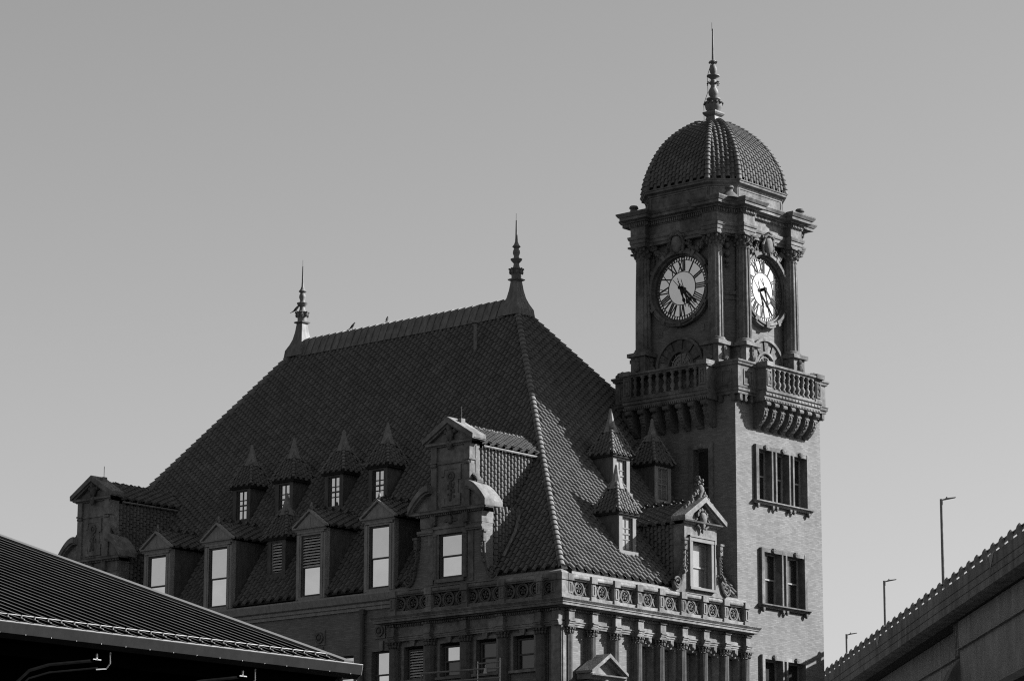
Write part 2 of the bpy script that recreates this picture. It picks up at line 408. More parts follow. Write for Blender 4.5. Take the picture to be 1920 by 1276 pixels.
def balu(T, piers, hw, kind):
    for i, u in enumerate(piers):
        p = MB(T); p.box(u-hw, u+hw, -.1, .33, 19.5, 20.44)
        p.box(u-hw-.04, u+hw+.04, -.1, .37, 19.475, 19.73); p.box(u-hw-.05, u+hw+.05, -.12, .41, 20.36, 20.66)
        o = ob('balustrade_pier', p, 'stone_pale', st)
        q = MB(T); a, b = u-hw+.045, u+hw-.045
        for (x0, x1, z0, z1) in ((a, a+.055, 19.80, 20.30), (b-.055, b, 19.80, 20.30), (a+.055, b-.055, 20.245, 20.30), (a+.055, b-.055, 19.80, 19.855)): q.box(x0, x1, .325, .362, z0, z1)
        ob('pier_panel', q, 'stone_pale', o)
    for a, b in zip(piers, piers[1:]):
        if b-a < .5: continue
        c = (a+b)/2; cz = 20.06
        us = [c-.80, c, c+.80] if kind == 'A' and b-a > 1.8 else ([c-.70, c, c+.70] if b-a > 1.0 else [c])
        us = [q for q in us if a-.1 < q < b+.1]; fret(T, cz, us, st)
balu(TA, [-10.78, -8.50, -6.27, -4.00, -1.77, -.90], .17, 'A'); balu(TB, pilB, .155, 'B')
p = MB(); p.box(-.86, -.40, .40, .86, 19.48, 20.44); p.box(-.9, -.36, .36, .9, 20.36, 20.665); p.box(-.9, -.36, .36, .9, 19.476, 19.735); ob('balustrade_pier', p, 'stone_pale', st)
kpr = [(-.14, 20.40), (.24, 20.40), (.27, 20.45), (.33, 20.48), (.35, 20.55), (.33, 20.62), (.27, 20.66), (-.14, 20.69)]
run(TA, 'coping_stone', kpr, split(-10.9, -.75, 1.1), 0, 1); run(TB, 'coping_stone', kpr, split(.75, 14.2, .9), 1, 0)
b = MB(TA); b.quad((-10.9, -.35, 19.4), (-.75+.35, -.35, 19.4), (-.4, -.35, 20.9), (-10.9, -.35, 20.9)); b.quad((-10.9, .3, 19.505), (-.75, .3, 19.505), (-1.1, -.35, 19.505), (-10.9, -.35, 19.505))
ob('gutter_shade', b, 'underlay', st)  # near-black sheets behind the frets stand in for shade in the openings
b = MB(TB); b.quad((1.1, -.35, 19.4), (14.3, -.35, 19.4), (14.3, -.35, 20.9), (1.1, -.35, 20.9)); b.quad((.75, .3, 19.506), (14.3, .3, 19.506), (14.3, -.35, 19.506), (1.1, -.35, 19.506))
ob('gutter_shade', b, 'underlay', st)  # same dark stand-in for shade on the end balustrade
fl = [(-.42, 20.66), (.26, 20.665), (.26, 20.70), (.2, 20.78), (-.42, 20.98)]
q = MB(TA); q.prof(fl, -10.9, -.75, 0, 1); ob('eave_flashing', q, 'lead', st)
q = MB(TB); q.prof(fl, .75, 14.3, 1, 0); ob('eave_flashing', q, 'lead', st)
# --- main eaves gutter (left of the pavilion)
ge = [(0, 20.05), (.10, 20.05), (.12, 20.2), (.2, 20.22), (.22, 20.36), (.36, 20.42), (.42, 20.55), (.50, 20.72), (.50, 20.80), (.1, 20.86), (0, 20.86)]
for a, b in zip(split(-30.5, -10.8, 2.8), split(-30.5, -10.8, 2.8)[1:]):
    q = MB(TM); q.prof(ge, a, b-.006); ob('eaves_gutter', q, 'dormer_trim', st)
# downpipe, medallions, window heads on the main wall
q = MB(); q.tube([(-13.25, .98, 20.1), (-13.25, .98, 8)], .11, 8); q.box(-13.4, -13.1, .88, 1.15, 19.85, 20.06); ob('downpipe', q, 'dark_sash', st, smooth=True)
for u, z in ((-12.2, 19.0), (-16.17, 18.97)):
    q = MB(TM); q.box(u-.33, u+.33, 0, .07, z-.36, z+.36); o = ob('medallion', q, 'stone_pale', st)
    q = MB(TM); q.ringdisc(u, z, .17, .27, .07, .15, 20); q.ball((u, .08, z), .13, 8, 5, (1, .9, 1)); ob('boss', q, 'stone_carved', o, smooth=True)
    q = MB(TM); q.ext([(u+.0, 18.06), (u+.2, 18.06), (u+.24, 18.52), (u-.04, 18.52)], 0, .09); ob('keystone', q, 'stone_pale', st)
for a, b, c, e in hM:
    o = sash(TM, a, b, c, e, -.2, st, fm='dark_sash', mid=16.95)
# --- pavilion windows
for i, (a, b, c, e) in enumerate(hA):
    t, bo = ('louvre', 'glass_dark') if i == 0 else (('glass_mirror', 'glass_dark') if i == 1 else ('glass_dark', 'glass_dark'))
    o = sash(TA, a+.12, b-.08, c, e-.12, -.18, st, top=t, bot=t if i == 0 else bo, mid=c+.02 if i == 0 else 17.22)
    s = MB(TA); s.box(a-.13, a+.02, 0, .07, c, e+.13); s.box(b-.02, b+.13, 0, .07, c, e+.13); s.box(a+.02, b-.02, 0, .068, e-.01, e+.13); s.box(a-.22, a-.135, 0, .035, c, e+.13); s.box(b+.135, b+.22, 0, .035, c, e+.13)
    s.ext([(a+.52, e), (b-.52, e), (b-.48, e+.25), (a+.48, e+.25)], .06, .18); s.box(a-.2, b+.2, 0, .16, 16.38, 16.5); ob('window_surround', s, 'stone_pale', st)
for (a, b, c, e) in hB:
    o = sash(TB, a+.06, b-.06, c, e-.06, -.3, st, top='blind', bot='blind', fm='white_trim', mid=16.45)
    s = MB(TB); s.box(a-.12, a+.02, 0, .08, c, e+.1); s.box(b-.02, b+.12, 0, .08, c, e+.1); s.box(a+.02, b-.02, 0, .078, e-.01, e+.1); s.box(b-.005, b+.03, -.3, .0, c, e); ob('window_surround', s, 'stone_pale', st)
    k = MB(TB); u = (a+b)/2; k.box(u-.11, u+.11, .07, .30, 18.16, 18.32); k.ball((u, .24, 18.12), .12, 8, 5, (1, .9, .8)); k.ball((u, .15, 17.98), .09, 6, 4); ob('scroll_keystone', k, 'stone_carved', st, smooth=True)
# small pedimented hood low on the sunlit end wall
TH = FB(-.55); hc, hz, hw_ = 2.84, 16.20, 1.16
q = MB(TH); q.ext([(hc-hw_, hz), (hc+hw_, hz), (hc+hw_, hz+.06), (hc, hz+.82), (hc-hw_, hz+.06)], 0, .55); o = ob('door_hood', q, 'stone_pale', st)
for s_ in (-1, 1):
    q = MB(TH); q.ext([(hc+s_*(hw_+.12), hz+.04), (hc+s_*(hw_+.12), hz+.16), (hc, hz+.98), (hc, hz+.80)], 0, .95); ob('hood_roof', q, 'stone_pale', o)
    q = MB(TH); q.ext([(hc+s_*(hw_-.04), hz+.03), (hc+s_*(hw_+.06), hz+.06), (hc, hz+.79), (hc, hz+.68)], 0, .80); ob('hood_moulding', q, 'stone_pale', o)
q = MB(TH); q.prof([(0, hz-.22), (.70, hz-.22), (.78, hz-.12), (.90, hz-.05), (.92, hz+.01), (0, hz+.03)], hc-hw_-.06, hc+hw_+.06); ob('hood_cornice', q, 'stone_pale', o)
q = MB(TH); q.box(hc-1.05, hc-.75, 0, .45, 8, hz-.25); ob('hood_jamb', q, 'stone_pale', o)
q = MB(TH); q.box(hc+.75, hc+1.05, 0, .45, 8, hz-.25); ob('hood_jamb', q, 'stone_pale', o)
q = MB(TH); q.ball((hc, .6, hz-.3), .2, 8, 5); ob('hood_boss', q, 'stone_carved', o, smooth=True)

# --- MAIN ROOF
XE, YE, ZE, YR, ZR, XRR, XRL, XL, YB = -1.0, 1.1, 20.95, 11.5, 36.6, -12.77, -28.2, -40.4, 25.0
r = MB()
PR, PL = (XRR, YR, ZR), (XRL, YR, ZR); a, b, c, d = (XE, YE, ZE), (XE, YB, ZE), (XL, YB, ZE), (XL, YE, ZE)
TX = -8.4                                # the hip end stops against the tower
r.add([a, (XE, 14.3, ZE), (TX, 14.3, 30.79), (TX, 16.5, 30.8), (TX, YB, ZE), c, d, PR, PL, (TX, 14.3, ZE)], [(6, 0, 7, 8), (0, 1, 2, 3, 7), (7, 3, 4, 5, 8), (5, 6, 8), (1, 9, 2), (9, 4, 3, 2), (0, 1, 9, 4, 5, 6)])
roof = ob('main_roof', r, 'underlay', st)
TW, TL = .285, .385; TB_ = tile_mesh(TW, TL)
UA = Vector((1, 0, 0)); VA = Vector((0, YR-YE, ZR-ZE)); LA = VA.length; VA.normalize()
UBv = Vector((0, 1, 0)); VBv = Vector((XRR-XE, 0, ZR-ZE)); LB = VBv.length; VBv.normalize()
def okA(u, v): f = v/LA; return XL+(XRL-XL)*f+.05 < u+XL < XE+(XRR-XE)*f-.05 and f < 1.0
def okB(u, v): f = v/LB; return YE+(YR-YE)*f+.05 < u+YE < YB+(YR-YB)*f-.05 and f < 1.0
NA_ = UA.cross(VA).normalized(); NB_ = UBv.cross(VBv).normalized()
MA = lay(Vector((XL, YE, ZE))+NA_*.03, UA, VA, TW, TL, 0, XE-XL, LA, okA)
MBB = lay(Vector((XE, YE, ZE))+NB_*.03, UBv, VBv, TW, TL, 0, 16.5, LB, okB)
FOOT_A = [(x, .96, 0, 3.2) for x in (-27.72, -23.25, -16.75, -12.2)]+[(x, .60, 4.2, 5.4) for x in (-25.08, -22.0, -18.49, -15.46)]+[(-20.12, .60, 1.9, 3.2), (-7.1, 1.85, 0, 2.8), (-32.0, 1.85, 0, 2.8)]
FOOT_B = [(9.74, .60, -5.6, -4.5), (7.04, .60, -3.1, -1.9), (13.0, .60, -5.6, -4.5), (10.62, 1.2, -2.8, 0)]
MA = [M for M in MA if not any(abs(M.translation.x-u) < h and a < M.translation.y < b for u, h, a, b in FOOT_A)]
MBB = [M for M in MBB if not any(abs(M.translation.y-u) < h and a < M.translation.x < b for u, h, a, b in FOOT_B)]
MBB = [M for M in MBB if M.translation.y < 14.15 or M.translation.x < -8.5]
allm = sorted(MA+MBB, key=lambda M: (M.translation-CAMP).length)
def hidden(M):
    p = M.translation
    return (-9.3 < p.x < -4.9 and p.y < 3.2) or (9.2 < p.y < 12.2 and p.x > -3.4) or p.y > 14.0
vis = [M for M in allm if not hidden(M)]; near = vis[:300]; ids = {id(M) for M in near}
tm = MB(); tm.add(*TB_); tme = tm.mesh('roof_tile', 'tile_piece', True); tme.set_sharp_from_angle(angle=math.radians(42))
for M in near: inst('roof_tile', tme, roof, M)
join_tiles('roof_tiling', TB_, [M for M in allm if id(M) not in ids], 'tile', roof)
hipR = caps([(XE, YE, ZE+.06), (XRR, YR, ZR+.06)], .17, .38, (NA_+NB_).normalized()); cap_objs('hip_tile', hipR, roof)
NC = Vector((0, (ZR-ZE), YB-YR)).normalized()
cap_objs('hip_tile', caps([(XE, YB, ZE+.06), (XRR, YR, ZR+.06)], .17, .38, (NC+NB_).normalized())[28:], roof)
ND = Vector((-(ZR-ZE), 0, XRL-XL)).normalized()
cap_objs('hip_tile', caps([(XL, YE, ZE-.02), (XRL, YR, ZR-.02)], .25, .38, (NA_+ND).normalized())[18:], roof)
# metal ridge in rolled lengths
rp = [(-.62, ZR-.62), (-.56, ZR-.48), (-.40, ZR-.10), (-.26, ZR+.22), (-.14, ZR+.40), (0, ZR+.46), (.14, ZR+.40), (.26, ZR+.22), (.40, ZR-.10), (.56, ZR-.48), (.62, ZR-.62)]
xs = split(XRL+.35, XRR-.35, .49)
for a, b in zip(xs, xs[1:]):
    q = MB()
    n = len(rp); vs = [(a-.03, YR+y*1.0, ZR+(z-ZR)*1.0-.01) for y, z in rp]+[(b-.02, YR+y*1.09, ZR+(z-ZR)*1.07+.02) for y, z in rp]; q.add(vs, [(i, i+1, n+i+1, n+i) for i in range(n-1)]+[tuple(range(n)), tuple(range(2*n-1, n-1, -1))])
    ob('ridge_cap', q, 'copper', roof)
def finial(x, y):
    q = MB(); h4 = PI/4
    q.lathe(x, y, [(.96, ZR-.55), (.92, ZR-.30), (.90, ZR-.18), (.66, ZR+.15), (.50, ZR+.45), (.38, ZR+.85), (.30, ZR+1.28), (.30, ZR+1.32), (.42, ZR+1.36), (.46, ZR+1.42), (.34, ZR+1.46)], 4, h4)
    o = ob('roof_finial', q, 'copper', roof)
    Z = ZR+1.46; q = MB()
    q.lathe(x, y, [(.25, Z), (.26, Z+.08), (.25, Z+.2), (.29, Z+.42), (.36, Z+.50), (.24, Z+.53), (.17, Z+.62), (.14, Z+.80), (.30, Z+.98), (.31, Z+1.03), (.16, Z+1.07), (.13, Z+1.18), (.19, Z+1.34), (.18, Z+1.46), (.12, Z+1.58), (.15, Z+1.62), (.22, Z+1.68), (.13, Z+1.80), (.075, Z+1.95), (.06, Z+2.2), (.04, Z+3.08)], 12)
    q.tube([(x-.02, y, Z+3.0), (x-.02, y, Z+3.45)], .012, 5)
    for k in range(8): a = 2*PI*k/8; q.ball((x+.31*math.cos(a), y+.31*math.sin(a), Z+.34), .07, 5, 4, (1, 1, 2.0)); q.ball((x+.36*math.cos(a), y+.36*math.sin(a), Z+.49), .055, 5, 4)
    ob('finial_spire', q, 'copper', roof, smooth=True)
finial(XRR, YR); finial(XRL, YR)
q = MB(); q.tube([(-14.0, 9.75, 33.6), (-14.0, 9.75, 35.65)], .09, 8); q.lathe(-14.0, 9.75, [(.2, 35.6), (.22, 35.68), (.05, 35.74)], 10); ob('vent_pipe', q, 'lead', roof, smooth=True)

# --- turret dormers with pyramid roofs
def turret(face, u, dpl, z0, hb, hp, ht, hw, win, wm, fm, tm_):
    """face A: u=x, plane y=dpl; face B: u=y, plane x=dpl"""
    A = face == 'A'; T = FA(dpl) if A else FB(dpl); D = 2*hw
    z1 = z0+hb; body = MB(T); a, b = u-hw*.62, u+hw*.62
    wall(body, u-hw, u+hw, z0-.2, z1, [(a, b, z0+.12, z1-.16)], .12)
    for s_ in (-hw, hw): body.quad((u+s_, 0, z0-.2), (u+s_, -2.4, z0-.2), (u+s_, -2.4, z1), (u+s_, 0, z1))
    body.quad((u-hw, 0, z1), (u+hw, 0, z1), (u+hw, -2.4, z1), (u-hw, -2.4, z1))
    o = ob('turret_dormer', body, 'dormer_wood', st)
    t = MB(T); t.box(u-hw-.01, a, -.02, .05, z0, z1-.02); t.box(b, u+hw+.01, -.02, .05, z0, z1-.02); t.box(a, b, -.02, .048, z1-.2, z1-.02); t.box(u-hw-.10, u+hw+.10, -.05, .14, z0-.16, z0+.02)
    ob('trim', t, tm_, o)
    if win == 'louvre': sash(T, a, b, z0+.05, z1-.18, -.02, o, top='louvre', bot='louvre', fm=fm, mid=z0+.06, deep=False, fw_=.05)
    else: sash(T, a, b, z0+.05, z1-.18, -.03, o, top=wm, fm=fm, deep=False, mun=(2, 3), fw_=.06)
    # pyramid roof
    e = hw+.17; cu, cdd = u, -hw; ze = z1-.02; za = ze+hp
    py = MB(T); py.add([(cu-e, cdd-e, ze), (cu+e, cdd-e, ze), (cu+e, cdd+e, ze), (cu-e, cdd+e, ze), (cu, cdd, za)], [(0, 1, 2, 3), (0, 1, 4), (1, 2, 4), (2, 3, 4), (3, 0, 4)])
    py.box(cu-e+.02, cu+e-.02, cdd-e+.02, cdd+e-.02, ze-.09, ze-.004)
    ob('eave_board', py, 'underlay', o)
    tv = tile_mesh(.20, .235, .28, .045); Ms = []; hips = []
    P4 = [Vector(T(cu+sx*e, cdd+sy*e, ze)) for sx, sy in ((-1, 1), (1, 1), (1, -1), (-1, -1))]; AP = Vector(T(cu, cdd, za))
    order = [P4[0], P4[1], P4[2], P4[3]]; ctr = sum(P4, Vector())/4
    for i in range(4):
        p0, p1 = order[i], order[(i+1) % 4]; U = (p1-p0); Lw = U.length; U.normalize(); mid = (p0+p1)/2; V = (AP-mid); Lv = V.length; V.normalize()
        N = U.cross(V)
        if N.dot(mid-ctr) < 0: p0, p1 = p1, p0; U = -U; N = -N
        Ms += lay(p0+N*.01, U, V, .20, .235, 0, Lw, Lv*.80, lambda uu, vv, Lw=Lw, Lv=Lv: (Lw/2)*(vv/Lv) < uu < Lw-(Lw/2)*(vv/Lv))
    join_tiles('roof_tiling', tv, Ms, 'tile', o)
    hp_ = []
    for p0 in order:
        hp_ += caps([p0+Vector((0, 0, .08)), p0.lerp(AP, .80)+Vector((0, 0, .08))], .085, .21, ((p0-ctr).normalized()+Vector((0, 0, .6))).normalized())
    cap_join('hip_tiling', hp_, o)
    cp = MB(); zc = ze+hp*.70; cp.lathe(AP.x, AP.y, [(.42, zc-.06), (.36, zc+.06), (.25, zc+.32), (.15, zc+.66), (.07, za+ht-.06), (.04, za+ht)], 8, PI/8)
    ob('spire_cap', cp, 'lead', o)
    return o
for x in (-25.08, -22.0, -18.49, -15.46): turret('A', x, 4.30, 25.9, 1.78, 1.75, .55, .62, 'sash', 'glass_mirror', 'dark_sash', 'dormer_wood')
turret('A', -20.12, 2.0, 22.47, 1.82, 1.8, .55, .62, 'louvre', '', 'dormer_trim', 'dormer_wood')
turret('B', 9.74, -4.54, 25.88, 1.80, 1.8, .6, .62, 'sash', 'blind', 'white_trim', 'white_trim')
turret('B', 7.04, -2.01, 22.47, 1.82, 1.8, .6, .62, 'sash', 'blind', 'white_trim', 'white_trim')
turret('B', 13.0, -4.56, 25.88, 1.80, 1.8, .6, .62, 'sash', 'blind', 'dormer_trim', 'dormer_trim')

# --- generic ridged tile roof (two slopes) running back into the main roof
def ridged(T, u, hw, zeave, zr, d0, d1, parent, w_=.27, l=.33, back=None):
    sl = MB(T); sl.add([(u-hw, d0, zeave), (u+hw, d0, zeave), (u, d0, zr), (u-hw, d1, zeave), (u+hw, d1, zeave), (u, d1, zr)], [(0, 1, 2), (0, 2, 5, 3), (1, 2, 5, 4), (0, 1, 4, 3), (3, 4, 5)])
    ob('roof_deck', sl, 'underlay', parent)
    Ms = []; tv = tile_mesh(w_, l)
    for s_ in (-1, 1):
        p0 = Vector(T(u+s_*hw, d0, zeave)); p1 = Vector(T(u+s_*hw, d1, zeave)); ap = Vector(T(u, d0, zr)); U = (p1-p0); Lw = U.length; U.normalize(); V = ap-p0; Lv = V.length; V.normalize(); N = U.cross(V)
        if N.z < 0: p0 = p1; U = -U; N = -N
        Ms += lay(p0+N*.01-V*.10, U, V, w_, l, 0, Lw, Lv, lambda a, b: True)
    join_tiles('roof_tiling', tv, Ms, 'tile', parent)
    cap_join('ridge_tiling', caps([T(u, d0, zr+.03), T(u, d1, zr+.03)], .12, .3, Vector((0, 0, 1))), parent)
def cheek(T, u, z0, z1, d0, d1, parent, sgn, w_=.235, l=.27):
    """tile-hung side wall"""
    p0 = Vector(T(u, d0, z0)); U = Vector(T(u, d1, z0))-p0; Lw = U.length; U.normalize(); V = Vector((0, 0, 1)); N = U.cross(V)
    o_ = Vector(T(u+sgn, d0, z0))-p0
    if N.dot(o_) < 0: p0 = Vector(T(u, d1, z0)); U = -U; N = -N
    join_tiles('tile_hanging', tile_mesh(w_, l), lay(p0+N*.005, U, V, w_, l, 0, Lw, z1-z0, lambda a, b: True), 'tile', parent)
    q = MB(T); q.quad((u, d0, z0), (u, d1, z0), (u, d1, z1), (u, d0, z1)); ob('cheek', q, 'underlay', parent)

# --- pedimented wooden dormers along the eaves
def pdormer(u, kind):
    T = FA(1.0); hw = .98; z0, zc, za = 20.88, 24.30, 25.12
    f = MB(T); wall(f, u-hw, u+hw, z0, zc, [(u-.66, u+.66, 21.0, 24.0)], .2)
    for s_ in (-hw, hw): f.quad((u+s_, 0, z0), (u+s_, -2.9, z0), (u+s_, -2.9, zc), (u+s_, 0, zc))
    o = ob('dormer', f, 'dormer_wood', st)
    t = MB(T)
    for s_ in (-1, 1):
        for (p, q_, dd) in ((.66, .74, .05), (.74, .84, .085), (.84, .97, .045)):
            a, b = sorted((u+s_*p, u+s_*q_)); t.box(a, b, -.02, dd, z0, 24.06)
        a, b = sorted((u+s_*.995, u+s_*.965)); t.box(a, b, -.25, .02, z0, zc)
    t.box(u-.665, u+.665, -.02, .05, 24.0, 24.1); t.box(u-.9, u+.9, -.02, .09, 24.1, 24.2)
    t.prof([(0, 24.2), (.10, 24.2), (.14, 24.27), (.22, 24.31), (.24, 24.38), (0, 24.40)], u-1.02, u+1.02, .4, .4)
    t.box(u-.75, u+.75, -.1, .10, 20.84, 21.0)
    ob('trim', t, 'dormer_trim', o)
    g_ = MB(T); g_.ext([(u-1.0, 24.40), (u+1.0, 24.40), (u, za)], -.1, .10); g_.box(u-.02, u+.02, .09, .115, 24.42, 24.9); ob('pediment', g_, 'dormer_trim', o)
    for s_ in (-1, 1):
        k = MB(T); k.ext([(u+s_*1.16, 24.34), (u+s_*1.16, 24.44), (u, za+.14), (u, za+.02)], .0, .22); ob('raking_moulding', k, 'dormer_trim', o)
    ridged(T, u, 1.16, 24.38, za+.10, .02, -2.75, o)
    k = MB(T); k.lathe(u, .05, [(.10, za+.1), (.12, za+.18), (.07, za+.26), (.05, za+.4), (.02, za+.48)], 8); ob('knob', k, 'lead', o, smooth=True)
    sash(T, u-.66, u+.66, 21.0, 24.0, -.02, o, top='louvre' if kind == 'louvre' else 'glass_mirror', deep=False, mid=22.45, fw_=.08)
for x, k in ((-27.72, ''), (-23.25, ''), (-16.75, 'louvre'), (-12.2, '')): pdormer(x, k)

# --- scrolls
def spiral(mb, u, z, s_, top, dd=.10, r=.055):
    """volute at (u,z) with a stem that sweeps up to (u - s_*..., top)"""
    pts = []
    for k in range(26):
        t = k/25; a = PI*.5-s_*0-(t*3.6*PI); rr = .30*(1-.78*t)
        pts.append((u+s_*(-math.cos(a+PI*.5)*rr)*-1, dd, z+math.sin(a+PI*.5)*rr*1))
    mb.tube(pts, r, 6, .55)
def scrollwork(T, u, s_, z0, z1, parent, d=.10, out=.62):
    """garlanded console: bracket head, fruit drop, sweeping stem and volute"""
    q = MB(T); ui = u
    q.box(min(ui, ui+s_*.20), max(ui, ui+s_*.20), 0, d+.10, z1-.62, z1-.18); q.box(min(ui-s_*.03, ui+s_*.26), max(ui-s_*.03, ui+s_*.26), 0, d+.14, z1-.18, z1-.08)
    q.ringdisc(ui+s_*.10, z1-.40, .04, .07, d+.10, d+.13, 8)
    cx, cz = ui+s_*(out-.02), z0+.36
    stem = [(ui+s_*.10, d*.6, z1-.62), (ui+s_*.12, d*.6, z1-1.05), (ui+s_*.16, d*.6, z0+.95), (ui+s_*.24, d*.6, z0+.55), (ui+s_*.38, d*.6, z0+.22), (cx, d*.6, z0+.06)]
    q.tube(stem, .075, 6)
    pts = []
    for k in range(22):
        t = k/21; a = -PI/2+s_*t*3.3*PI; rr = .30*(1-.8*t); pts.append((cx+math.cos(a)*rr, d*.7, cz+math.sin(a)*rr))
    q.tube(pts, .06, 6, .6)
    for k in range(13):
        t = k/12; cl_ = max(0, (t-.55)/.45); q.ball((ui+s_*(.06+.22*cl_)+random.uniform(-.03, .03)-s_*.10*cl_*random.random(), d+.08+random.uniform(-.02, .05), z1-.66-min(1, t*1.25)*(z1-z0-1.50)+random.uniform(-.03, .06)), .045+.055*cl_, 6, 4)
    ob('scroll_console', q, 'stone_carved', parent, smooth=True)
def raking(T, u, hw, z0, za, d0, d1, parent, th=.26, name='raking_cornice'):
    for s_ in (-1, 1):
        q = MB(T); q.ext([(u+s_*hw, z0), (u+s_*(hw+.02), z0+th*.9), (u, za+th*.5), (u, za-th*.62)], d0, d1); o = ob(name, q, 'stone_pale', parent)
        q = MB(T); q.ext([(u+s_*(hw-.24), z0+.02), (u+s_*(hw+.03), z0+.05), (u, za-th*.30), (u, za-th*.95)], d0, d1-.11); ob('bed_moulding', q, 'stone_pale', parent)
def big_gable(u, front):
    T = FA(.42); z0 = 20.66
    f = MB(T); wall(f, u-1.9, u+1.9, z0, 23.44, [(u-.72, u+.72, 20.98, 23.06)], .32)
    for s_ in (-1, 1):
        f.ext([(u+s_*1.9, z0), (u+s_*2.62, z0), (u+s_*2.62, z0+.30), (u+s_*2.3, z0+.5), (u+s_*2.0, z0+1.1), (u+s_*1.9, z0+1.9)], -.25, 0)
        f.quad((u+s_*1.9, 0, z0), (u+s_*1.9, -.8, z0), (u+s_*1.9, -.8, 23.9), (u+s_*1.9, 0, 23.9))
    o = ob('gable_dormer', f, 'brick', st)
    t = MB(T)
    for s_ in (-1, 1):
        a, b = sorted((u+s_*.72, u+s_*.98)); t.box(a, b, -.1, .06, 20.98, 23.1); t.lathe(u+s_*.93, .05, [(.13, 20.95), (.13, 21.25), (.10, 21.28), (.10, 22.95), (.13, 22.98), (.13, 23.08)], 10)
        a, b = sorted((u+s_*1.08, u+s_*1.42)); t.box(a, b, 0, .05, 20.75, 23.1)
        a, b = sorted((u+s_*1.0, u+s_*2.02)); t.box(a, b, 0, .12, 23.10, 23.18); t.box(a, b, 0, .17, 23.18, 23.30)
    t.box(u-.98, u+.98, -.1, .10, 23.06, 23.30); t.box(u-1.05, u+1.05, -.1, .16, 23.30, 23.42); t.box(u-.9, u+.9, 0, .14, 20.80, 20.98)
    ob('window_surround', t, 'stone_pale', o)
    e = MB(T); e.box(u-1.92, u+1.92, -.8, .04, 23.44, 23.95)
    ob('frieze', e, 'stone_pale', o)
    q = MB(T)
    for s_ in (-1, 1):
        q.box(u+s_*1.0-.16, u+s_*1.0+.16, .04, .22, 23.50, 23.93); q.ball((u+s_*1.0, .2, 23.52), .10, 6, 4)
    q.ball((u, .08, 23.70), .20, 8, 6, (.8, .6, 1.1)); q.ball((u-.28, .06, 23.66), .10, 6, 4, (1.6, .6, .8)); q.ball((u+.28, .06, 23.66), .10, 6, 4, (1.6, .6, .8)); ob('frieze_carving', q, 'stone_carved', o, smooth=True)
    c = MB(T); c.prof([(-.8, 23.95), (.10, 23.95), (.14, 24.0), (.30, 24.04), (.32, 24.12), (.38, 24.18), (-.8, 24.2)], u-2.0, u+2.0, 1, 1)
    ob('cornice', c, 'stone_pale', o)
    q = MB(T)
    for k in range(34): q.box(u-1.98+k*.118, u-1.92+k*.118, .10, .20, 23.94, 24.02)
    ob('dentil_course', q, 'stone_pale', o, kind='stuff')
    for s_ in (-1, 1):                                     # segmental pediment halves
        n = 9; arc = [(u+s_*(2.42-1.25*(k/n)), 24.12+.98*math.sin(PI/2*(k/n))**.9) for k in range(n+1)]
        q = MB(T); q.ext([(x, z) for x, z in arc]+[(x, z+.30) for x, z in reversed(arc)], -.25, .40); ob('segmental_pediment', q, 'stone_pale', o)
        q = MB(T); q.ext([(x+s_*-.05, z-.08) for x, z in arc]+[(x, z) for x, z in reversed(arc)], -.25, .30); ob('bed_moulding', q, 'stone_pale', o)
        q = MB(T); q.ext([(u+s_*1.15, 24.18)]+[(x, z) for x, z in arc]+[(u+s_*1.15, 25.1)], -.75, .02); ob('tympanum', q, 'stone_pale', o)
        q = MB(T); q.ext([(x, z+.02) for x, z in arc]+[(x, z+.24) for x, z in reversed(arc)], -.85, -.26); ob('shoulder_roof', q, 'lead', o)
        q = MB(T); q.ext([(u+s_*1.14, 24.0), (u+s_*1.95, 24.0), (u+s_*1.95, 24.1), (u+s_*1.14, 24.6)], -2.6, -.86); ob('shoulder_slope', q, 'underlay', o)  # tiled slope coloured near-black in place of the shade it lies in
        
        cheek(T, u+s_*1.88, 20.9, 24.0, -.8, -3.0, o, s_)
        cheek(T, u+s_*1.12, 24.3, 27.0, -.62, -5.3, o, s_)
        q = MB(T)
        for k in range(9): a = k/8; q.ball((u+s_*(1.16+.34*math.sin(a*2.2)), -.25, 25.2+.55*(1-a)), .10, 6, 4, (1, 2.4, 1))
        ob('side_volute', q, 'stone_carved', o, smooth=True)
    up_ = MB(T); up_.box(u-1.19, u+1.19, -.62, 0, 24.18, 27.16); ob('attic_stage', up_, 'stone_pale', o)
    t = MB(T)
    for s_ in (-1, 1):
        a, b = sorted((u+s_*.86, u+s_*1.21)); t.box(a, b, -.3, .10, 24.2, 26.22); t.box(a-.04, b+.04, -.3, .15, 24.2, 24.42); t.box(a-.03, b+.03, -.3, .16, 26.40, 26.48)
        t.box(a, b, -.3, .11, 26.48, 27.16); a, b = sorted((u+s_*1.185, u+s_*1.225)); t.box(a, b, -.55, -.3, 24.2, 27.1)
        for k in range(4): t.ball((u+s_*1.03-.12+.08*k, .12, 26.30), .06, 5, 4, (1, 1, 1.5))
    t.box(u-.86, u+.86, 0, .06, 26.34, 26.46)
    ob('pilaster', t, 'stone_pale', o)
    t = MB(T)
    for (x0, x1, a, b) in ((-.62, -.40, 25.75, 26.25), (.40, .62, 25.55, 26.25), (-.40, .40, 26.06, 26.25), (-.60, -.40, 24.34, 24.72), (.40, .60, 24.34, 24.9), (-.40, .40, 24.34, 24.46)): t.box(u+x0, u+x1, 0, .07, a, b)
    t.box(u-.44, u+.44, 0, .04, 24.46, 26.06)
    ob('panel_frame', t, 'stone_pale', o)
    t = MB(T)
    t.ringdisc(u, 25.72, .14, .24, .04, .10, 16); t.ball((u, .06, 25.72), .10, 6, 4, (1, .5, 1)); t.box(u-.03, u+.03, .04, .09, 24.6, 25.5)
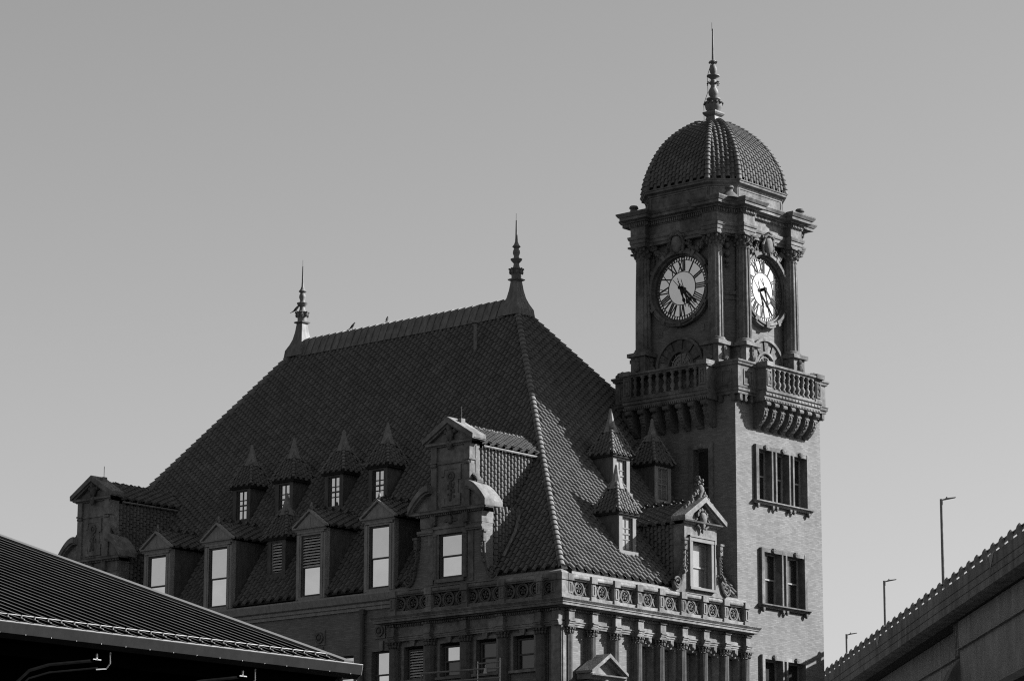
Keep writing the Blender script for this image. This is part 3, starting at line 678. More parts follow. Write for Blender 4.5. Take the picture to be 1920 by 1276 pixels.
    for k in range(14):
        t.ball((u+random.uniform(-.22, .22), .05, 24.65+k*.06), random.uniform(.05, .09), 6, 4, (1, .7, 1))
    ob('panel_carving', t, 'stone_carved', o, smooth=True)
    c = MB(T); c.prof([(-.66, 27.16), (.10, 27.16), (.13, 27.20), (.24, 27.24), (.26, 27.32), (.30, 27.36), (-.66, 27.38)], u-1.22, u+1.22, 1, 1); ob('cornice', c, 'stone_pale', o)
    q = MB(T); q.ext([(u-1.25, 27.37), (u+1.25, 27.37), (u, 28.25)], -.6, .02); ob('tympanum', q, 'stone_pale', o)
    raking(T, u, 1.58, 27.32, 28.38, -.6, .34, o)
    q = MB(T); q.ball((u, .12, 27.72), .24, 8, 6, (.9, .7, 1.3)); q.ball((u, .18, 27.98), .16, 6, 4); q.ball((u-.28, .08, 27.85), .14, 6, 4); q.ball((u+.28, .08, 27.85), .14, 6, 4); q.tube([(u-.10, .16, 27.7), (u-.12, .2, 27.3), (u+.02, .18, 27.0)], .09, 6); q.tube([(u+.12, .16, 27.7), (u+.14, .2, 27.3), (u+.02, .18, 27.0)], .09, 6); ob('cartouche', q, 'stone_carved', o, smooth=True)
    ridged(T, u, 1.27, 27.26, 28.16, -.6, -5.5, o)
    q = MB(T); q.tube([(u+.42, -.2, 28.2), (u+.42, -.2, 29.0)], .016, 5); q.box(u+.30, u+.54, -.32, -.05, 28.1, 28.42); ob('lightning_rod', q, 'lead', o)
    for s_ in (-1, 1): q = MB(T); q.tube([(u+s_*1.36, -.7, 27.10), (u+s_*1.36, -4.6, 27.10)], .055, 6); ob('eaves_gutter', q, 'lead', o)
    sash(T, u-.72, u+.72, 20.98, 23.06, -.03, o, deep=False, mid=22.02, fw_=.09)
    for s_ in (-1, 1): scrollwork(T, u+s_*1.98, s_, 20.74, 23.1, o)
    q = MB(T); q.tube([(u+2.25, -1.1, 21.9), (u+2.25, -1.9, 23.1), (u+2.0, -2.5, 24.0)], .08, 6); ob('valley_flashing', q, 'lead', o)
big_gable(-7.1, True); big_gable(-32.0, False)
def end_gable(u):
    T = FB(-.42); z0 = 20.66
    f = MB(T); wall(f, u-1.25, u+1.25, z0, 23.95, [(u-.74, u+.74, 20.98, 23.15)], .45)
    for s_ in (-1, 1):
        f.ext([(u+s_*1.25, z0), (u+s_*1.95, z0), (u+s_*1.95, z0+.30), (u+s_*1.62, z0+.5), (u+s_*1.35, z0+1.1), (u+s_*1.25, z0+1.9)], -.22, 0)
        f.quad((u+s_*1.25, 0, z0), (u+s_*1.25, -.7, z0), (u+s_*1.25, -.7, 23.95), (u+s_*1.25, 0, 23.95))
    o = ob('stone_gable_dormer', f, 'stone_pale', st)
    t = MB(T)
    for s_ in (-1, 1):
        a, b = sorted((u+s_*.72, u+s_*.94)); t.box(a, b, -.15, .10, 20.98, 23.15); a, b = sorted((u+s_*.94, u+s_*.99)); t.box(a, b, -.1, .14, 20.9, 23.42)
    t.box(u-.94, u+.94, -.15, .12, 23.15, 23.34); t.box(u-.99, u+.99, -.1, .16, 23.34, 23.42); t.box(u-1.0, u+1.0, 0, .18, 20.86, 20.98)
    ob('window_surround', t, 'white_trim', o)
    c = MB(T); c.prof([(-.7, 23.95), (.06, 23.95), (.10, 24.0), (.26, 24.04), (.30, 24.10), (-.7, 24.14)], u-1.28, u+1.28, 1, 1); ob('cornice', c, 'stone_pale', o)
    q = MB(T); q.ext([(u-1.25, 24.12), (u+1.25, 24.12), (u, 25.12)], -.5, .0); ob('tympanum', q, 'stone_pale', o)
    raking(T, u, 1.62, 24.06, 25.2, -.5, .36, o, .24)
    q = MB(T); q.ball((u, .16, 24.30), .30, 10, 6, (.85, .5, 1.0)); q.ball((u, .14, 24.02), .20, 8, 5, (.8, .6, 1.4)); q.ball((u, .12, 23.72), .10, 6, 4, (.8, .7, 1.6))
    for k in range(10):
        a = PI*(k+.5)/10; q.ball((u+.36*math.cos(a), .10, 24.38+.34*math.sin(a)), .085+.02*(k % 2), 6, 4)
    for s_ in (-1, 1): q.tube([(u+s_*.20, .12, 23.8), (u+s_*.42, .14, 23.95), (u+s_*.52, .12, 24.16), (u+s_*.40, .12, 24.24)], .055, 6)
    ob('cartouche', q, 'stone_carved', o, smooth=True)
    q = MB(T); q.lathe(u, -.05, [(.20, 25.12), (.24, 25.2), (.14, 25.28), (.13, 25.4), (.22, 25.6), (.24, 25.78), (.14, 25.92)], 10)
    for k in range(46):
        t = k/45; wd = .34*math.sin(PI*(.18+.80*t)); q.ball((u+random.uniform(-1, 1)*wd, -.05+random.uniform(-.12, .12), 25.32+.98*t), random.uniform(.045, .085), 6, 4)
    for s_ in (-1, 1):
        for k in range(15):
            t = k/14; q.ball((u+s_*(.22+.95*t)+random.uniform(-.05, .05), random.uniform(-.06, .06), 25.36-.66*t+random.uniform(-.02, .22*(1-t)+.06)), random.uniform(.05, .10), 6, 4)
    ob('crest_finial', q, 'stone_carved', o, smooth=True)
    ridged(T, u, 1.40, 24.0, 25.0, -.5, -3.9, o)
    for s_ in (-1, 1): cheek(T, u+s_*1.22, 20.95, 23.9, -.7, -3.0, o, s_)
    sash(T, u-.74, u+.74, 20.98, 23.15, -.24, o, top='blind', bot='blind', fm='dormer_trim', deep=False, mid=22.0, fw_=.09)
    for s_ in (-1, 1): scrollwork(T, u+s_*1.28, s_, 20.74, 23.3, o)
end_gable(10.62)

# ================================================================== CLOCK TOWER
tw = thing('clock_tower', 'tall brick clock tower with two clock faces, corner columns and ribbed tiled dome', 'tower', (-4.7, 17.9, 0))
CX, CY = -4.7, 17.87
X0, X1, Y0, Y1 = -8.35, -1.05, 14.33, 21.42
SA, SB = FA(Y0), FB(X1)
wB = {'u': (15.85, 20.20, 25.95, 28.62, 3), 'l': (16.18, 19.86, 20.88, 23.55, 2), 't': (16.12, 19.80, 15.6, 18.32, 2)}
wAh = (-3.78, -2.50, 25.2, 28.60)
s = MB(SB); wall(s, Y0, Y1, 0, 31.0, [v[:4] for v in wB.values()], .42); s.T = SA; wall(s, X0, X1, 0, 31.0, [wAh], .42)
s.T = lambda a, b, c: (a, b, c); s.quad((X0, Y1, 0), (X1, Y1, 0), (X1, Y1, 31), (X0, Y1, 31)); s.quad((X0, Y0, 0), (X0, Y1, 0), (X0, Y1, 31), (X0, Y0, 31)); s.quad((X0, Y0, 31.05), (X1, Y0, 31.05), (X1, Y1, 31.05), (X0, Y1, 31.05))
ob('shaft', s, 'brick', tw)
for key, (a, b, c, e, n) in wB.items():
    t = MB(SB); pw = .22                       # stone surround with colonette mullions
    t.box(a-.06, a+.16, -.30, .16, c, e+.08); t.box(b-.16, b+.06, -.30, .16, c, e+.08); t.box(a+.16, b-.16, -.30, .14, e-.12, e+.08)
    bw_ = (b-a)/n
    for k in range(1, n): q = a+bw_*k; t.box(q-.22, q-.10, -.30, .15, c, e-.12); t.box(q+.10, q+.22, -.30, .15, c, e-.12); t.box(q-.10, q+.10, -.35, -.02, c, e-.12)
    o = ob('window_surround', t, 'stone', tw)
    q = MB(SB); q.prof([(-.1, c-.18), (.14, c-.18), (.20, c-.10), (.28, c-.06), (.28, c+.0), (-.1, c+.02)], a-.22, b+.22); ob('sill', q, 'stone', o)
    for k in range(n+1):
        for off in ((0,) if k in (0, n) else (-.16, .16)):
            uu = a+bw_*k+off+(.05 if k == 0 else (-.05 if k == n else 0)); q = MB(SB); q.box(uu-.08, uu+.08, 0, .2, c-.30, c-.185); q.ball((uu, .12, c-.33), .085, 6, 4); ob('sill_bracket', q, 'stone_carved', o, smooth=True)
    for k in range(n):
        uu = a+bw_*(k+.5); q = MB(SB); q.ball((uu, .16, e), .13, 7, 5, (1.3, .8, .8)); q.box(uu-.09, uu+.09, .1, .24, e-.1, e+.1); ob('keystone', q, 'stone_carved', o, smooth=True)
        l_, r_ = a+bw_*k+(.16 if k == 0 else .22), a+bw_*(k+1)-(.16 if k == n-1 else .22)
        sash(SB, l_, r_, c, e-.12, -.26, tw, top='glass_dark', bot='glass_dark', fm='dormer_trim', mid=(c+e)/2-.05)
a, b, c, e = wAh
t = MB(SA); t.box(a-.10, a+.16, -.30, .10, c, e+.10); t.box(b-.16, b+.10, -.30, .10, c, e+.10); t.box(a+.16, b-.16, -.3, .09, e-.12, e+.10); t.box((a+b)/2-.12, (a+b)/2+.12, .05, .18, e-.1, e+.14); t.box(a-.2, b+.2, 0, .2, c-.16, c)
ob('window_surround', t, 'stone', tw); sash(SA, a+.16, b-.16, c, e-.12, -.26, tw, top='glass_dark', bot='glass_dark', mid=26.6)

# --- parapet stage with two balconies
par = [(X0-.12, Y0-.14), (X1+.30, Y0-.14), (X1+.30, Y1+.12), (X0-.12, Y1+.12)]
m = MB(); m.ring(par, [(-.3, 30.98), (.02, 30.98), (.02, 31.10), (.08, 31.14), (.08, 31.26), (.12, 31.30), (.0, 31.32), (.0, 32.40), (.08, 32.44), (.10, 32.52), (.16, 32.58), (.16, 32.66), (-.3, 32.68)])
ob('parapet', m, 'stone', tw)
def band(T, u0, u1, d, sp, z0, z1, dep, name='corbel'):
    k = int((u1-u0)/sp)
    for i in range(k+1):
        u = u0+(u1-u0)*i/k; q = MB(T); q.ext([(0, 0)]*0 or [(u-.10, z1), (u+.10, z1), (u+.10, z0), (u-.10, z0)], 0, dep); q.ball((u, dep-.06, z0+.05), .10, 6, 4); ob(name, q, 'stone_carved', tw)
for (a, b) in ((X0+.1, -7.4), (-1.85, X1-.05)): band(SA, a, b, 0, .38, 30.66, 30.97, .16)
for (a, b) in ((Y0+.1, 15.3), (20.4, Y1-.1)): band(SB, a, b, 0, .38, 30.66, 30.97, .30)
# recessed panels on the parapet corners
for T, d, rr in ((SA, .14, ((-1.78, -1.12), (-8.2, -7.5))), (SB, .30, ((14.62, 15.35), (20.45, 21.2)))):
    for a, b in rr:
        q = MB(T); q.box(a, b, d, d+.035, 32.15, 32.24); q.box(a, b, d, d+.035, 31.45, 31.54); q.box(a, a+.08, d, d+.035, 31.54, 32.15); q.box(b-.08, b, d, d+.035, 31.54, 32.15); ob('parapet_panel', q, 'stone', tw)
BALPR = [(.12, 0), (.12, .06), (.06, .10), (.13, .24), (.135, .32), (.07, .45), (.055, .50), (.10, .54), (.06, .58), (.125, .70), (.06, .88), (.12, .92), (.12, .99)]
bm = MB(); bm.lathe(0, 0, BALPR, 10); bme = bm.mesh('baluster', 'stone', True)
def balcony(T, u0, u1, D):
    c = (u0+u1)/2
    m = MB(T); m.prof([(-.2, 30.76), (D-.16, 30.76), (D-.16, 30.86), (D-.10, 30.90), (D-.10, 31.0), (D-.02, 31.04), (D-.02, 31.18), (D+.05, 31.22), (D+.05, 31.28), (-.2, 31.30)], u0-.02, u1+.02)
    o = ob('balcony', m, 'stone', tw)
    dn = MB(T)
    k = int((u1-u0)/.13)
    for i in range(k+1): q = u0+(u1-u0)*i/k; dn.box(q-.035, q+.035, D-.16, D-.06, 30.79, 30.88)
    for i in range(k//2+1): q = u0+(u1-u0)*i/(k//2); dn.ball((q, D-.02, 31.11), .055, 6, 4, (1, .6, 1.2))
    ob('egg_and_dart', dn, 'stone', o, kind='stuff')
    pw = .50
    for a in (u0, u1-pw):
        q = MB(T); q.box(a, a+pw, .1, D, 31.30, 32.42); q.box(a-.03, a+pw+.03, .1, D+.04, 31.30, 31.42)
        for (x0, x1, z0, z1) in ((a+.06, a+.13, 31.5, 32.30), (a+pw-.13, a+pw-.06, 31.5, 32.30), (a+.13, a+pw-.13, 32.23, 32.30), (a+.13, a+pw-.13, 31.5, 31.57)): q.box(x0, x1, D-.01, D+.045, z0, z1)
        q.ball((a+pw/2, D, 32.05), .10, 7, 5, (1, .6, 1.6)); q.ball((a+pw/2, D, 31.72), .08, 7, 5, (1, .6, 1.8)); ob('balcony_pier', q, 'stone', o)
    q = MB(T); q.prof([(.05, 32.40), (D+.02, 32.40), (D+.04, 32.46), (D+.12, 32.50), (D+.12, 32.60), (.05, 32.66)], u0-.08, u1+.08); ob('balcony_rail', q, 'stone', o)
    for a in (u0-.10, u1-pw-.02): q = MB(T); q.box(a, a+pw+.12, .0, D+.16, 32.47, 32.70); ob('rail_block', q, 'stone', o)
    q = MB(T); q.box(u0+.02, u0+.20, 0, D-.05, 31.32, 32.42); q.box(u1-.20, u1-.02, 0, D-.05, 31.32, 32.42); ob('balcony_side', q, 'stone', o)
    q = MB(T); q.box(u0+pw, u1-pw, D-.14, D+.0, 31.30, 31.40); ob('balcony_kerb', q, 'stone', o)
    for i in range(9):
        u = u0+pw+(u1-u0-2*pw)*(i+.5)/9; inst('baluster', bme, o, Matrix.Translation(T(u, D-.07, 31.40)))
    # S-scroll brackets
    P = [(-.02, 30.76), (D-.18, 30.76), (D-.08, 30.72), (D-.05, 30.62), (D-.10, 30.53), (D-.22, 30.50), (D-.26, 30.42), (D-.20, 30.34), (D-.26, 30.05), (D-.42, 29.80), (D-.62, 29.60), (D-.80, 29.50), (D-.90, 29.50), (-.02, 29.62)]
    for i in range(7):
        u = u0+.26+(u1-u0-.52)*i/6; q = MB(T); n = len(P); h = .15
        q.add([(u-h, d_, z_) for d_, z_ in P]+[(u+h, d_, z_) for d_, z_ in P], [tuple(range(n)), tuple(range(2*n-1, n-1, -1))]+[(k, (k+1) % n, (k+1) % n+n, k+n) for k in range(n)])
        for (d_, z_), r_ in (((D-.14, 30.62), .12), ((D-.24, 30.34), .07), ((D-.82, 29.58), .10)):
            vs = [(u+s_*(h+.02), d_+math.cos(2*PI*k/10)*r_, z_+math.sin(2*PI*k/10)*r_) for s_ in (-1, 1) for k in range(10)]
            q.add(vs, [tuple(range(10)), tuple(range(10, 20))]+[(k, (k+1) % 10, 10+(k+1) % 10, 10+k) for k in range(10)])
        for k in range(5):
            t = k/4; q.ball((u, D-.24-.44*t*t+.02, 30.24-.58*t), .075, 6, 4, (1.3, .7, 1.1))
        ob('balcony_bracket', q, 'stone_carved', o)
balcony(SA, -7.35, -2.08, .92); balcony(SB, 15.66, 20.30, .92)
for (bx, by, ddx, ddy, n) in ((X0, Y0-.1, .11, 0, 7), (X1+.25, Y1-1.1, 0, .11, 8), (X1+.25, Y0+6.2, 0, .10, 4)):
    q = MB()
    for k in range(n): q.ball((bx+ddx*k, by+ddy*k, 32.72+.10*math.sin(PI*(k+.5)/n)+.05*(k % 2)), .13, 6, 4)
    ob('parapet_crest', q, 'stone_carved', tw)

# --- clock stage
def octo(ax, ay, cx_, cy_): return [(CX-ax+cx_, CY-ay), (CX+ax-cx_, CY-ay), (CX+ax, CY-ay+cy_), (CX+ax, CY+ay-cy_), (CX+ax-cx_, CY+ay), (CX-ax+cx_, CY+ay), (CX-ax, CY+ay-cy_), (CX-ax, CY-ay+cy_)]
YS, XS = CY-2.87, CX+2.75
m = MB(); m.ring(octo(2.75, 2.87, .52, .66), [(0, 31.0), (0, 40.4)]); ob('clock_stage', m, 'brick', tw)
m = MB(); m.ring(octo(2.75, 2.87, .52, .66), [(.0, 32.6), (.14, 32.6), (.14, 32.9), (.08, 33.0), (.0, 33.02)]); ob('stage_base', m, 'stone', tw)
colA = [CX-2.30, CX+2.30]; colB = [CY-2.0, CY+2.0]
cols = [(x, CY-3.22) for x in colA]+[(CX+3.10, y) for y in colB]+[(CX-3.10, CY-2.0), (x := CX-2.3, CY+3.22)]
NF = 48
cm = MB(); cm.lathe(0, 0, [(.40, 34.02), (.40, 34.3), (.395, 35.6), (.375, 37.2), (.345, 38.6), (.37, 38.62), (.37, 38.68)], NF, mod=lambda k, z: 1.0 if k % 4 < 2 else .88); cme = cm.mesh('column', 'stone')
kb = MB(); kb.lathe(0, 0, [(.50, 33.80), (.53, 33.86), (.50, 33.91), (.44, 33.94), (.46, 33.99), (.42, 34.03)], 20); kbe = kb.mesh('column_base', 'stone', True)
kc = MB(); kc.lathe(0, 0, [(.36, 38.66), (.36, 38.8), (.40, 39.1), (.47, 39.24)], 16)
for rw, (zz, rr, nn) in enumerate(((38.86, .40, 8), (39.02, .44, 8), (39.16, .52, 8))):
    for k in range(nn):
        a = 2*PI*(k+.5*rw)/nn; kc.ball((rr*math.cos(a), rr*math.sin(a), zz), .085, 6, 4, (1, 1, 1.25)); kc.ball((rr*1.09*math.cos(a), rr*1.09*math.sin(a), zz+.07), .055, 5, 4)
kc.add([(x, y, z) for z in (39.25, 39.35) for x, y in ((-.55, -.55), (0, -.47), (.55, -.55), (.47, 0), (.55, .55), (0, .47), (-.55, .55), (-.47, 0))], [tuple(range(8)), tuple(range(8, 16))]+[(k, (k+1) % 8, 8+(k+1) % 8, 8+k) for k in range(8)])
kce = kc.mesh('capital', 'stone_carved')
for i, (x, y) in enumerate(cols):
    M = Matrix.Translation((x, y, 0)); o = inst('column', cme, tw, M)
    for nm, me in (('column_base', kbe), ('capital', kce)): c_ = bpy.data.objects.new(nm, me); link(c_, o)
    q = MB(); q.box(x-.60, x+.60, y-.60, y+.60, 33.62, 33.81); q.box(x-.46, x+.46, y-.46, y+.46, 32.75, 33.62); q.box(x-.56, x+.56, y-.56, y+.56, 32.64, 32.80); p_ = ob('pedestal', q, 'stone', tw)
    for sx, sy in ((-1, 0), (1, 0), (0, -1), (0, 1)):
        q = MB(); q.ball((x+sx*.50, y+sy*.50, 33.44), .14, 6, 4); q.ball((x+sx*.55, y+sy*.55, 32.98), .17, 6, 4); q.ball((x+sx*.50, y+sy*.50, 33.2), .11, 6, 4, (1, 1, 2.4))
        ob('pedestal_scroll', q, 'stone_carved', p_, smooth=True)
# blocks that carry the entablature out over each corner pair of columns
def corner(sx, sy):
    pts = [(1.82, 2.0), (1.82, 3.64), (2.76, 3.64), (2.76, 3.22), (3.10, 2.46), (3.52, 2.46), (3.52, 1.54), (2.0, 1.54)]
    P_ = [(CX+sx*a, CY+sy*b) for a, b in pts]
    A_ = sum(P_[i-1][0]*P_[i][1]-P_[i][0]*P_[i-1][1] for i in range(len(P_)))
    return P_ if A_ > 0 else P_[::-1]
EPR = [(-.2, 39.34), (.0, 39.34), (.0, 39.50), (.04, 39.50), (.04, 39.66), (.09, 39.70), (.12, 39.80), (.12, 39.86), (.0, 39.87), (.0, 40.34), (.05, 40.36), (.05, 40.58), (.14, 40.60), (.18, 40.66), (.40, 40.70), (.40, 40.84), (.45, 40.86), (.54, 41.0), (.54, 41.06), (-.4, 41.16)]
m = MB(); m.ring(octo(3.12, 3.26, .80, .90), EPR); ent = ob('tower_entablature', m, 'stone', tw)
for sx in (-1, 1):
    for sy in (-1, 1):
        m = MB(); m.ring(corner(sx, sy), [(o_, z_+.004) for o_, z_ in EPR]); e_ = ob('entablature_corner', m, 'stone', ent)
        q = MB()
        P_ = corner(sx, sy)
        for i in range(len(P_)):
            a, b = Vector(P_[i]), Vector(P_[(i+1) % len(P_)]); L_ = (b-a).length; t = (b-a)/L_; nrm = Vector((t.y, -t.x)); k = int(L_/.13)
            for j in range(k):
                c_ = a+t*((j+.5)*L_/k); f_ = lambda p, s1, s2: (p.x+t.x*s1+nrm.x*s2, p.y+t.y*s1+nrm.y*s2)
                q.add([(*f_(c_, s1, s2), z_) for z_ in (40.40, 40.56) for s1, s2 in ((-.035, .0), (.035, .0), (.035, .13), (-.035, .13))], [(0, 1, 2, 3), (4, 5, 6, 7), (0, 1, 5, 4), (1, 2, 6, 5), (2, 3, 7, 6), (3, 0, 4, 7)])
        ob('dentil_course', q, 'stone', e_, kind='stuff')
        q = MB(); ax, ay = CX+sx*3.05, CY+sy*3.0
        q.lathe(ax, ay, [(.62, 41.02), (.50, 41.14), (.30, 41.32), (.19, 41.42), (.18, 41.52), (.25, 41.58), (.20, 41.70), (.05, 41.74)], 8); ob('corner_knob', q, 'stone_carved', e_, smooth=True)
q = MB()
for T, us in ((FA(CY-3.26), (CX-2.0, CX+2.0)), (FB(CX+3.12), (CY-1.8, CY+1.8))):
    q.T = T; k = int((us[1]-us[0])/.12)
    for i in range(k): u = us[0]+(us[1]-us[0])*(i+.5)/k; q.box(u-.035, u+.035, .04, .14, 40.40, 40.56)
ob('dentil_course', q, 'stone', ent, kind='stuff')
# chamfer niche trim
q = MB(); q.tube([(CX+2.0, CY-3.02, 36.4), (CX+2.95, CY-2.1, 36.4)], .10, 6); q.tube([(CX+2.0, CY-3.0, 36.1), (CX+2.93, CY-2.1, 36.1)], .06, 6)
ob('string_course', q, 'stone', tw)
q = MB()
for z, r_ in ((39.1, .14), (38.8, .17), (38.35, .15), (38.0, .12), (37.75, .08)): q.ball((CX+2.58, CY-2.62, z), r_, 8, 5)
ob('fruit_drop', q, 'stone_carved', tw, smooth=True)

# --- clocks
NUM = ['XII', 'I', 'II', 'III', 'IIII', 'V', 'VI', 'VII', 'VIII', 'IX', 'X', 'XI']
def clock(T, u, z):
    sur = MB(T); sur.ringdisc(u, z, 1.64, 1.74, -.05, .16, 56); sur.ringdisc(u, z, 1.74, 1.88, -.05, .35, 56); sur.ringdisc(u, z, 1.88, 2.0, -.05, .28, 56)
    o = ob('clock', sur, 'stone', tw)
    for k in range(12):
        a = 2*PI*k/12; q = MB(T); hw = .085 if k % 3 else .12
        q.ringdisc(u, z, 1.72, 2.02, -.05, .385, 3, a-hw/1.8, a+hw/1.8); ob('clock_keystone', q, 'stone', o)
    d_ = MB(T); n = 64; d_.add([(u, .03, z)]+[(u+1.66*math.cos(2*PI*k/n), .03, z+1.66*math.sin(2*PI*k/n)) for k in range(n)], [(0, 1+k, 1+(k+1) % n) for k in range(n)]); ob('dial', d_, 'dial', o)
    mt = MB(T); mt.ringdisc(u, z, 1.605, 1.645, .034, .05, 64); mt.ringdisc(u, z, 1.435, 1.465, .034, .05, 64)
    for k in range(60):
        a = 2*PI*k/60; mt.ringdisc(u, z, 1.46, 1.61, .034, .046, 1, a-.021, a+.021)
    ob('minute_track', mt, 'dial_mark', o)
    ic = MB(T); ic.ringdisc(u, z, .84, .875, .034, .05, 48); ob('dial_ring', ic, 'dial_mark', o)
    for k, tx in enumerate(NUM):
        th = -2*PI*k/12+PI/2; er = Vector((math.cos(th), math.sin(th))); et = Vector((math.sin(th), -math.cos(th)))   # et = clockwise = reading direction at the top
        wd = {'I': .10, 'V': .26, 'X': .26}; tot = sum(wd[c] for c in tx); x = -tot/2; q = MB(T)
        def stroke(x0, r0, x1, r1, h):
            P = []
            for (xx, rr, s_) in ((x0, r0, -h), (x0, r0, h), (x1, r1, h), (x1, r1, -h)): v = er*rr+et*(xx+s_); P.append((u+v.x, z+v.y))
            q.ext(P, .034, .052)
        for ch in tx:
            c = x+wd[ch]/2
            if ch == 'I': stroke(c, .88, c, 1.44, .03)
            elif ch == 'V': stroke(c, .88, c-.10, 1.44, .035); stroke(c+.02, .88, c+.11, 1.44, .018)
            else: stroke(c+.11, .88, c-.11, 1.44, .035); stroke(c-.11, .88, c+.11, 1.44, .018)
            x += wd[ch]
        ob('numeral', q, 'dial_mark', o)
    def hand(deg, pts, d0, nm):
        th = math.radians(90-deg); er = Vector((math.cos(th), math.sin(th))); et = Vector((-er.y, er.x)); P = []
        for r_, w_ in pts: v = er*r_+et*w_; P.append((u+v.x, z+v.y))
        for r_, w_ in reversed(pts): v = er*r_-et*w_; P.append((u+v.x, z+v.y))
        q = MB(T); q.ext(P, d0, d0+.03); ob(nm, q, 'iron', o)
    hand(162, [(-.55, .008), (-.08, .02), (0, .05), (.30, .065), (.55, .035), (.66, .085), (.74, .085), (.84, .022), (1.06, .01)], .16, 'hour_hand')
    hand(137, [(-.62, .008), (-.08, .015), (0, .035), (.45, .065), (.80, .05), (.92, .085), (1.0, .075), (1.10, .022), (1.46, .01)], .21, 'minute_hand')
    q = MB(T); q.ringdisc(u, z, .0, .09, .05, .27, 14); ob('hub', q, 'iron', o)
    # cartouche and garlands over the dial
    zc = z+2.22; q = MB(T); q.ball((u, .42, zc), .42, 12, 8, (.80, .55, 1.1)); ob('cartouche', q, 'stone', o, smooth=True)
    q = MB(T)
    for s_ in (-1, 1):
        q.tube([(u+s_*.30, .34, zc-.42), (u+s_*.42, .42, zc+.0), (u+s_*.38, .5, zc+.34), (u+s_*.18, .54, zc+.50), (u, .56, zc+.46)], .09, 7)
        q.ball((u+s_*.46, .42, zc+.36), .12, 6, 4); q.ball((u+s_*.2, .36, zc-.46), .12, 6, 4)
    q.ball((u, .56, zc+.58), .17, 8, 5, (1.2, .8, .7)); ob('cartouche_frame', q, 'stone_carved', o, smooth=True)
    for s_ in (-1, 1):
        q = MB(T)
        for k in range(30):
            t = k/29; uu = u+s_*(.55+1.15*t); zz = zc+.22-.62*math.sin(PI*min(1, t*1.06))*(1-.25*t)+.0
            for j in range(3): q.ball((uu+random.uniform(-.06, .06), .20+random.uniform(0, .10), zz-.12+random.uniform(-.15, .17)), random.uniform(.06, .10), 6, 4)
        for k in range(9): q.ball((u+s_*(1.74+random.uniform(-.03, .03)), .08, zc-.1-k*.15), .075*(1.3 if k % 3 == 0 else .8), 6, 4)
        ob('garland', q, 'stone_carved', o, smooth=True)
    return o
TCA, TCB = FA(YS), FB(XS); clock(TCA, CX-.06, 36.96); clock(TCB, CY+.02, 36.98)
# --- arched lunettes below the clocks
def lunette(T, u):
    z = 32.95; q = MB(T); q.ringdisc(u, z, 1.36, 1.50, 0, .22, 26, 0, PI); q.ringdisc(u, z, .72, .84, 0, .16, 22, 0, PI); o = ob('lunette', q, 'stone', tw)
    for k in range(11):
        a0 = PI*k/11; q = MB(T); q.ringdisc(u, z, .84, 1.36, 0, .15 if k % 2 else .09, 3, a0+.012, a0+PI/11-.012); ob('voussoir', q, 'stone_carved' if k % 2 else 'stone', o)
    q = MB(T); n = 20; q.add([(u, .03, z)]+[(u+.73*math.cos(PI*k/n), .03, z+.73*math.sin(PI*k/n)) for k in range(n+1)], [(0, 1+k, 2+k) for k in range(n)]); ob('pane', q, 'glass_dark', o)
    q = MB(T)
    for k in range(1, 6): a = PI*k/6; q.tube([(u, .05, z), (u+.72*math.cos(a), .05, z+.72*math.sin(a))], .022, 4)
    q.ringdisc(u, z, .34, .38, .03, .07, 16, 0, PI); q.ringdisc(u, z, .54, .57, .03, .07, 16, 0, PI); ob('glazing_bars', q, 'dormer_trim', o)
lunette(TCA, CX-.15); lunette(TCB, CY+.12)
for T, us in ((TCA, (CX-1.45, CX+1.20)), (TCB, (CY-1.35,))):
    for u in us: q = MB(T); q.box(u-.13, u+.13, 0, .035, 34.62, 34.92); q.box(u-.02, u+.02, .03, .06, 34.75, 34.79); ob('tie_plate', q, 'white_trim' if T is TCB else 'stone', tw)

DCX, DCY = CX-.13, CY-.09
# --- drum and dome
AO, BO = 3.05, 1.95
def oc(a, b, dx=DCX, dy=DCY): return [(dx-b, dy-a), (dx+b, dy-a), (dx+a, dy-b), (dx+a, dy+b), (dx+b, dy+a), (dx-b, dy+a), (dx-a, dy+b), (dx-a, dy-b)]
m = MB(); m.ring(oc(AO-.12, BO-.05), [(.06, 40.9), (.06, 41.2), (0, 41.22), (0, 41.92), (.05, 41.95), (.05, 42.02), (.12, 42.06), (.22, 42.10), (.22, 42.20), (.26, 42.22), (.26, 42.27), (-.2, 42.30)]); drum = ob('drum', m, 'stone', tw)
P8 = oc(AO-.12, BO-.05)
for i in range(8):
    a, b = Vector(P8[i]), Vector(P8[(i+1) % 8]); L_ = (b-a).length; t = (b-a)/L_; nn = Vector((t.y, -t.x)); q = MB(lambda u, d, z, a=a, t=t, nn=nn: (a.x+t.x*u+nn.x*d, a.y+t.y*u+nn.y*d, z))
    q.box(.06, L_-.06, 0, .03, 41.84, 41.91); q.box(.06, .16, 0, .03, 41.2, 41.84); q.box(L_-.16, L_-.06, 0, .03, 41.2, 41.84); ob('drum_panel', q, 'stone', drum)
ZD, HD = 42.27, 4.02
PROF = [(0, 1.0), (.10, .992), (.234, .963), (.34, .918), (.447, .861), (.55, .79), (.645, .708), (.74, .60), (.816, .495), (.88, .385), (.929, .285), (.97, .19), (1.0, .11)]
def prf(h):
    for (h0, r0), (h1, r1) in zip(PROF, PROF[1:]):
        if h <= h1: return r0+(r1-r0)*(h-h0)/(h1-h0)
    return PROF[-1][1]
m = MB(); P8 = oc(AO, BO); pr8 = []
vs = [(DCX+(x-DCX)*r_*.985, DCY+(y-DCY)*r_*.985, ZD+h*HD) for h, r_ in PROF for x, y in P8]
m.add(vs, [(j*8+i, j*8+(i+1) % 8, (j+1)*8+(i+1) % 8, (j+1)*8+i) for j in range(len(PROF)-1) for i in range(8)]+[tuple(range(8))])
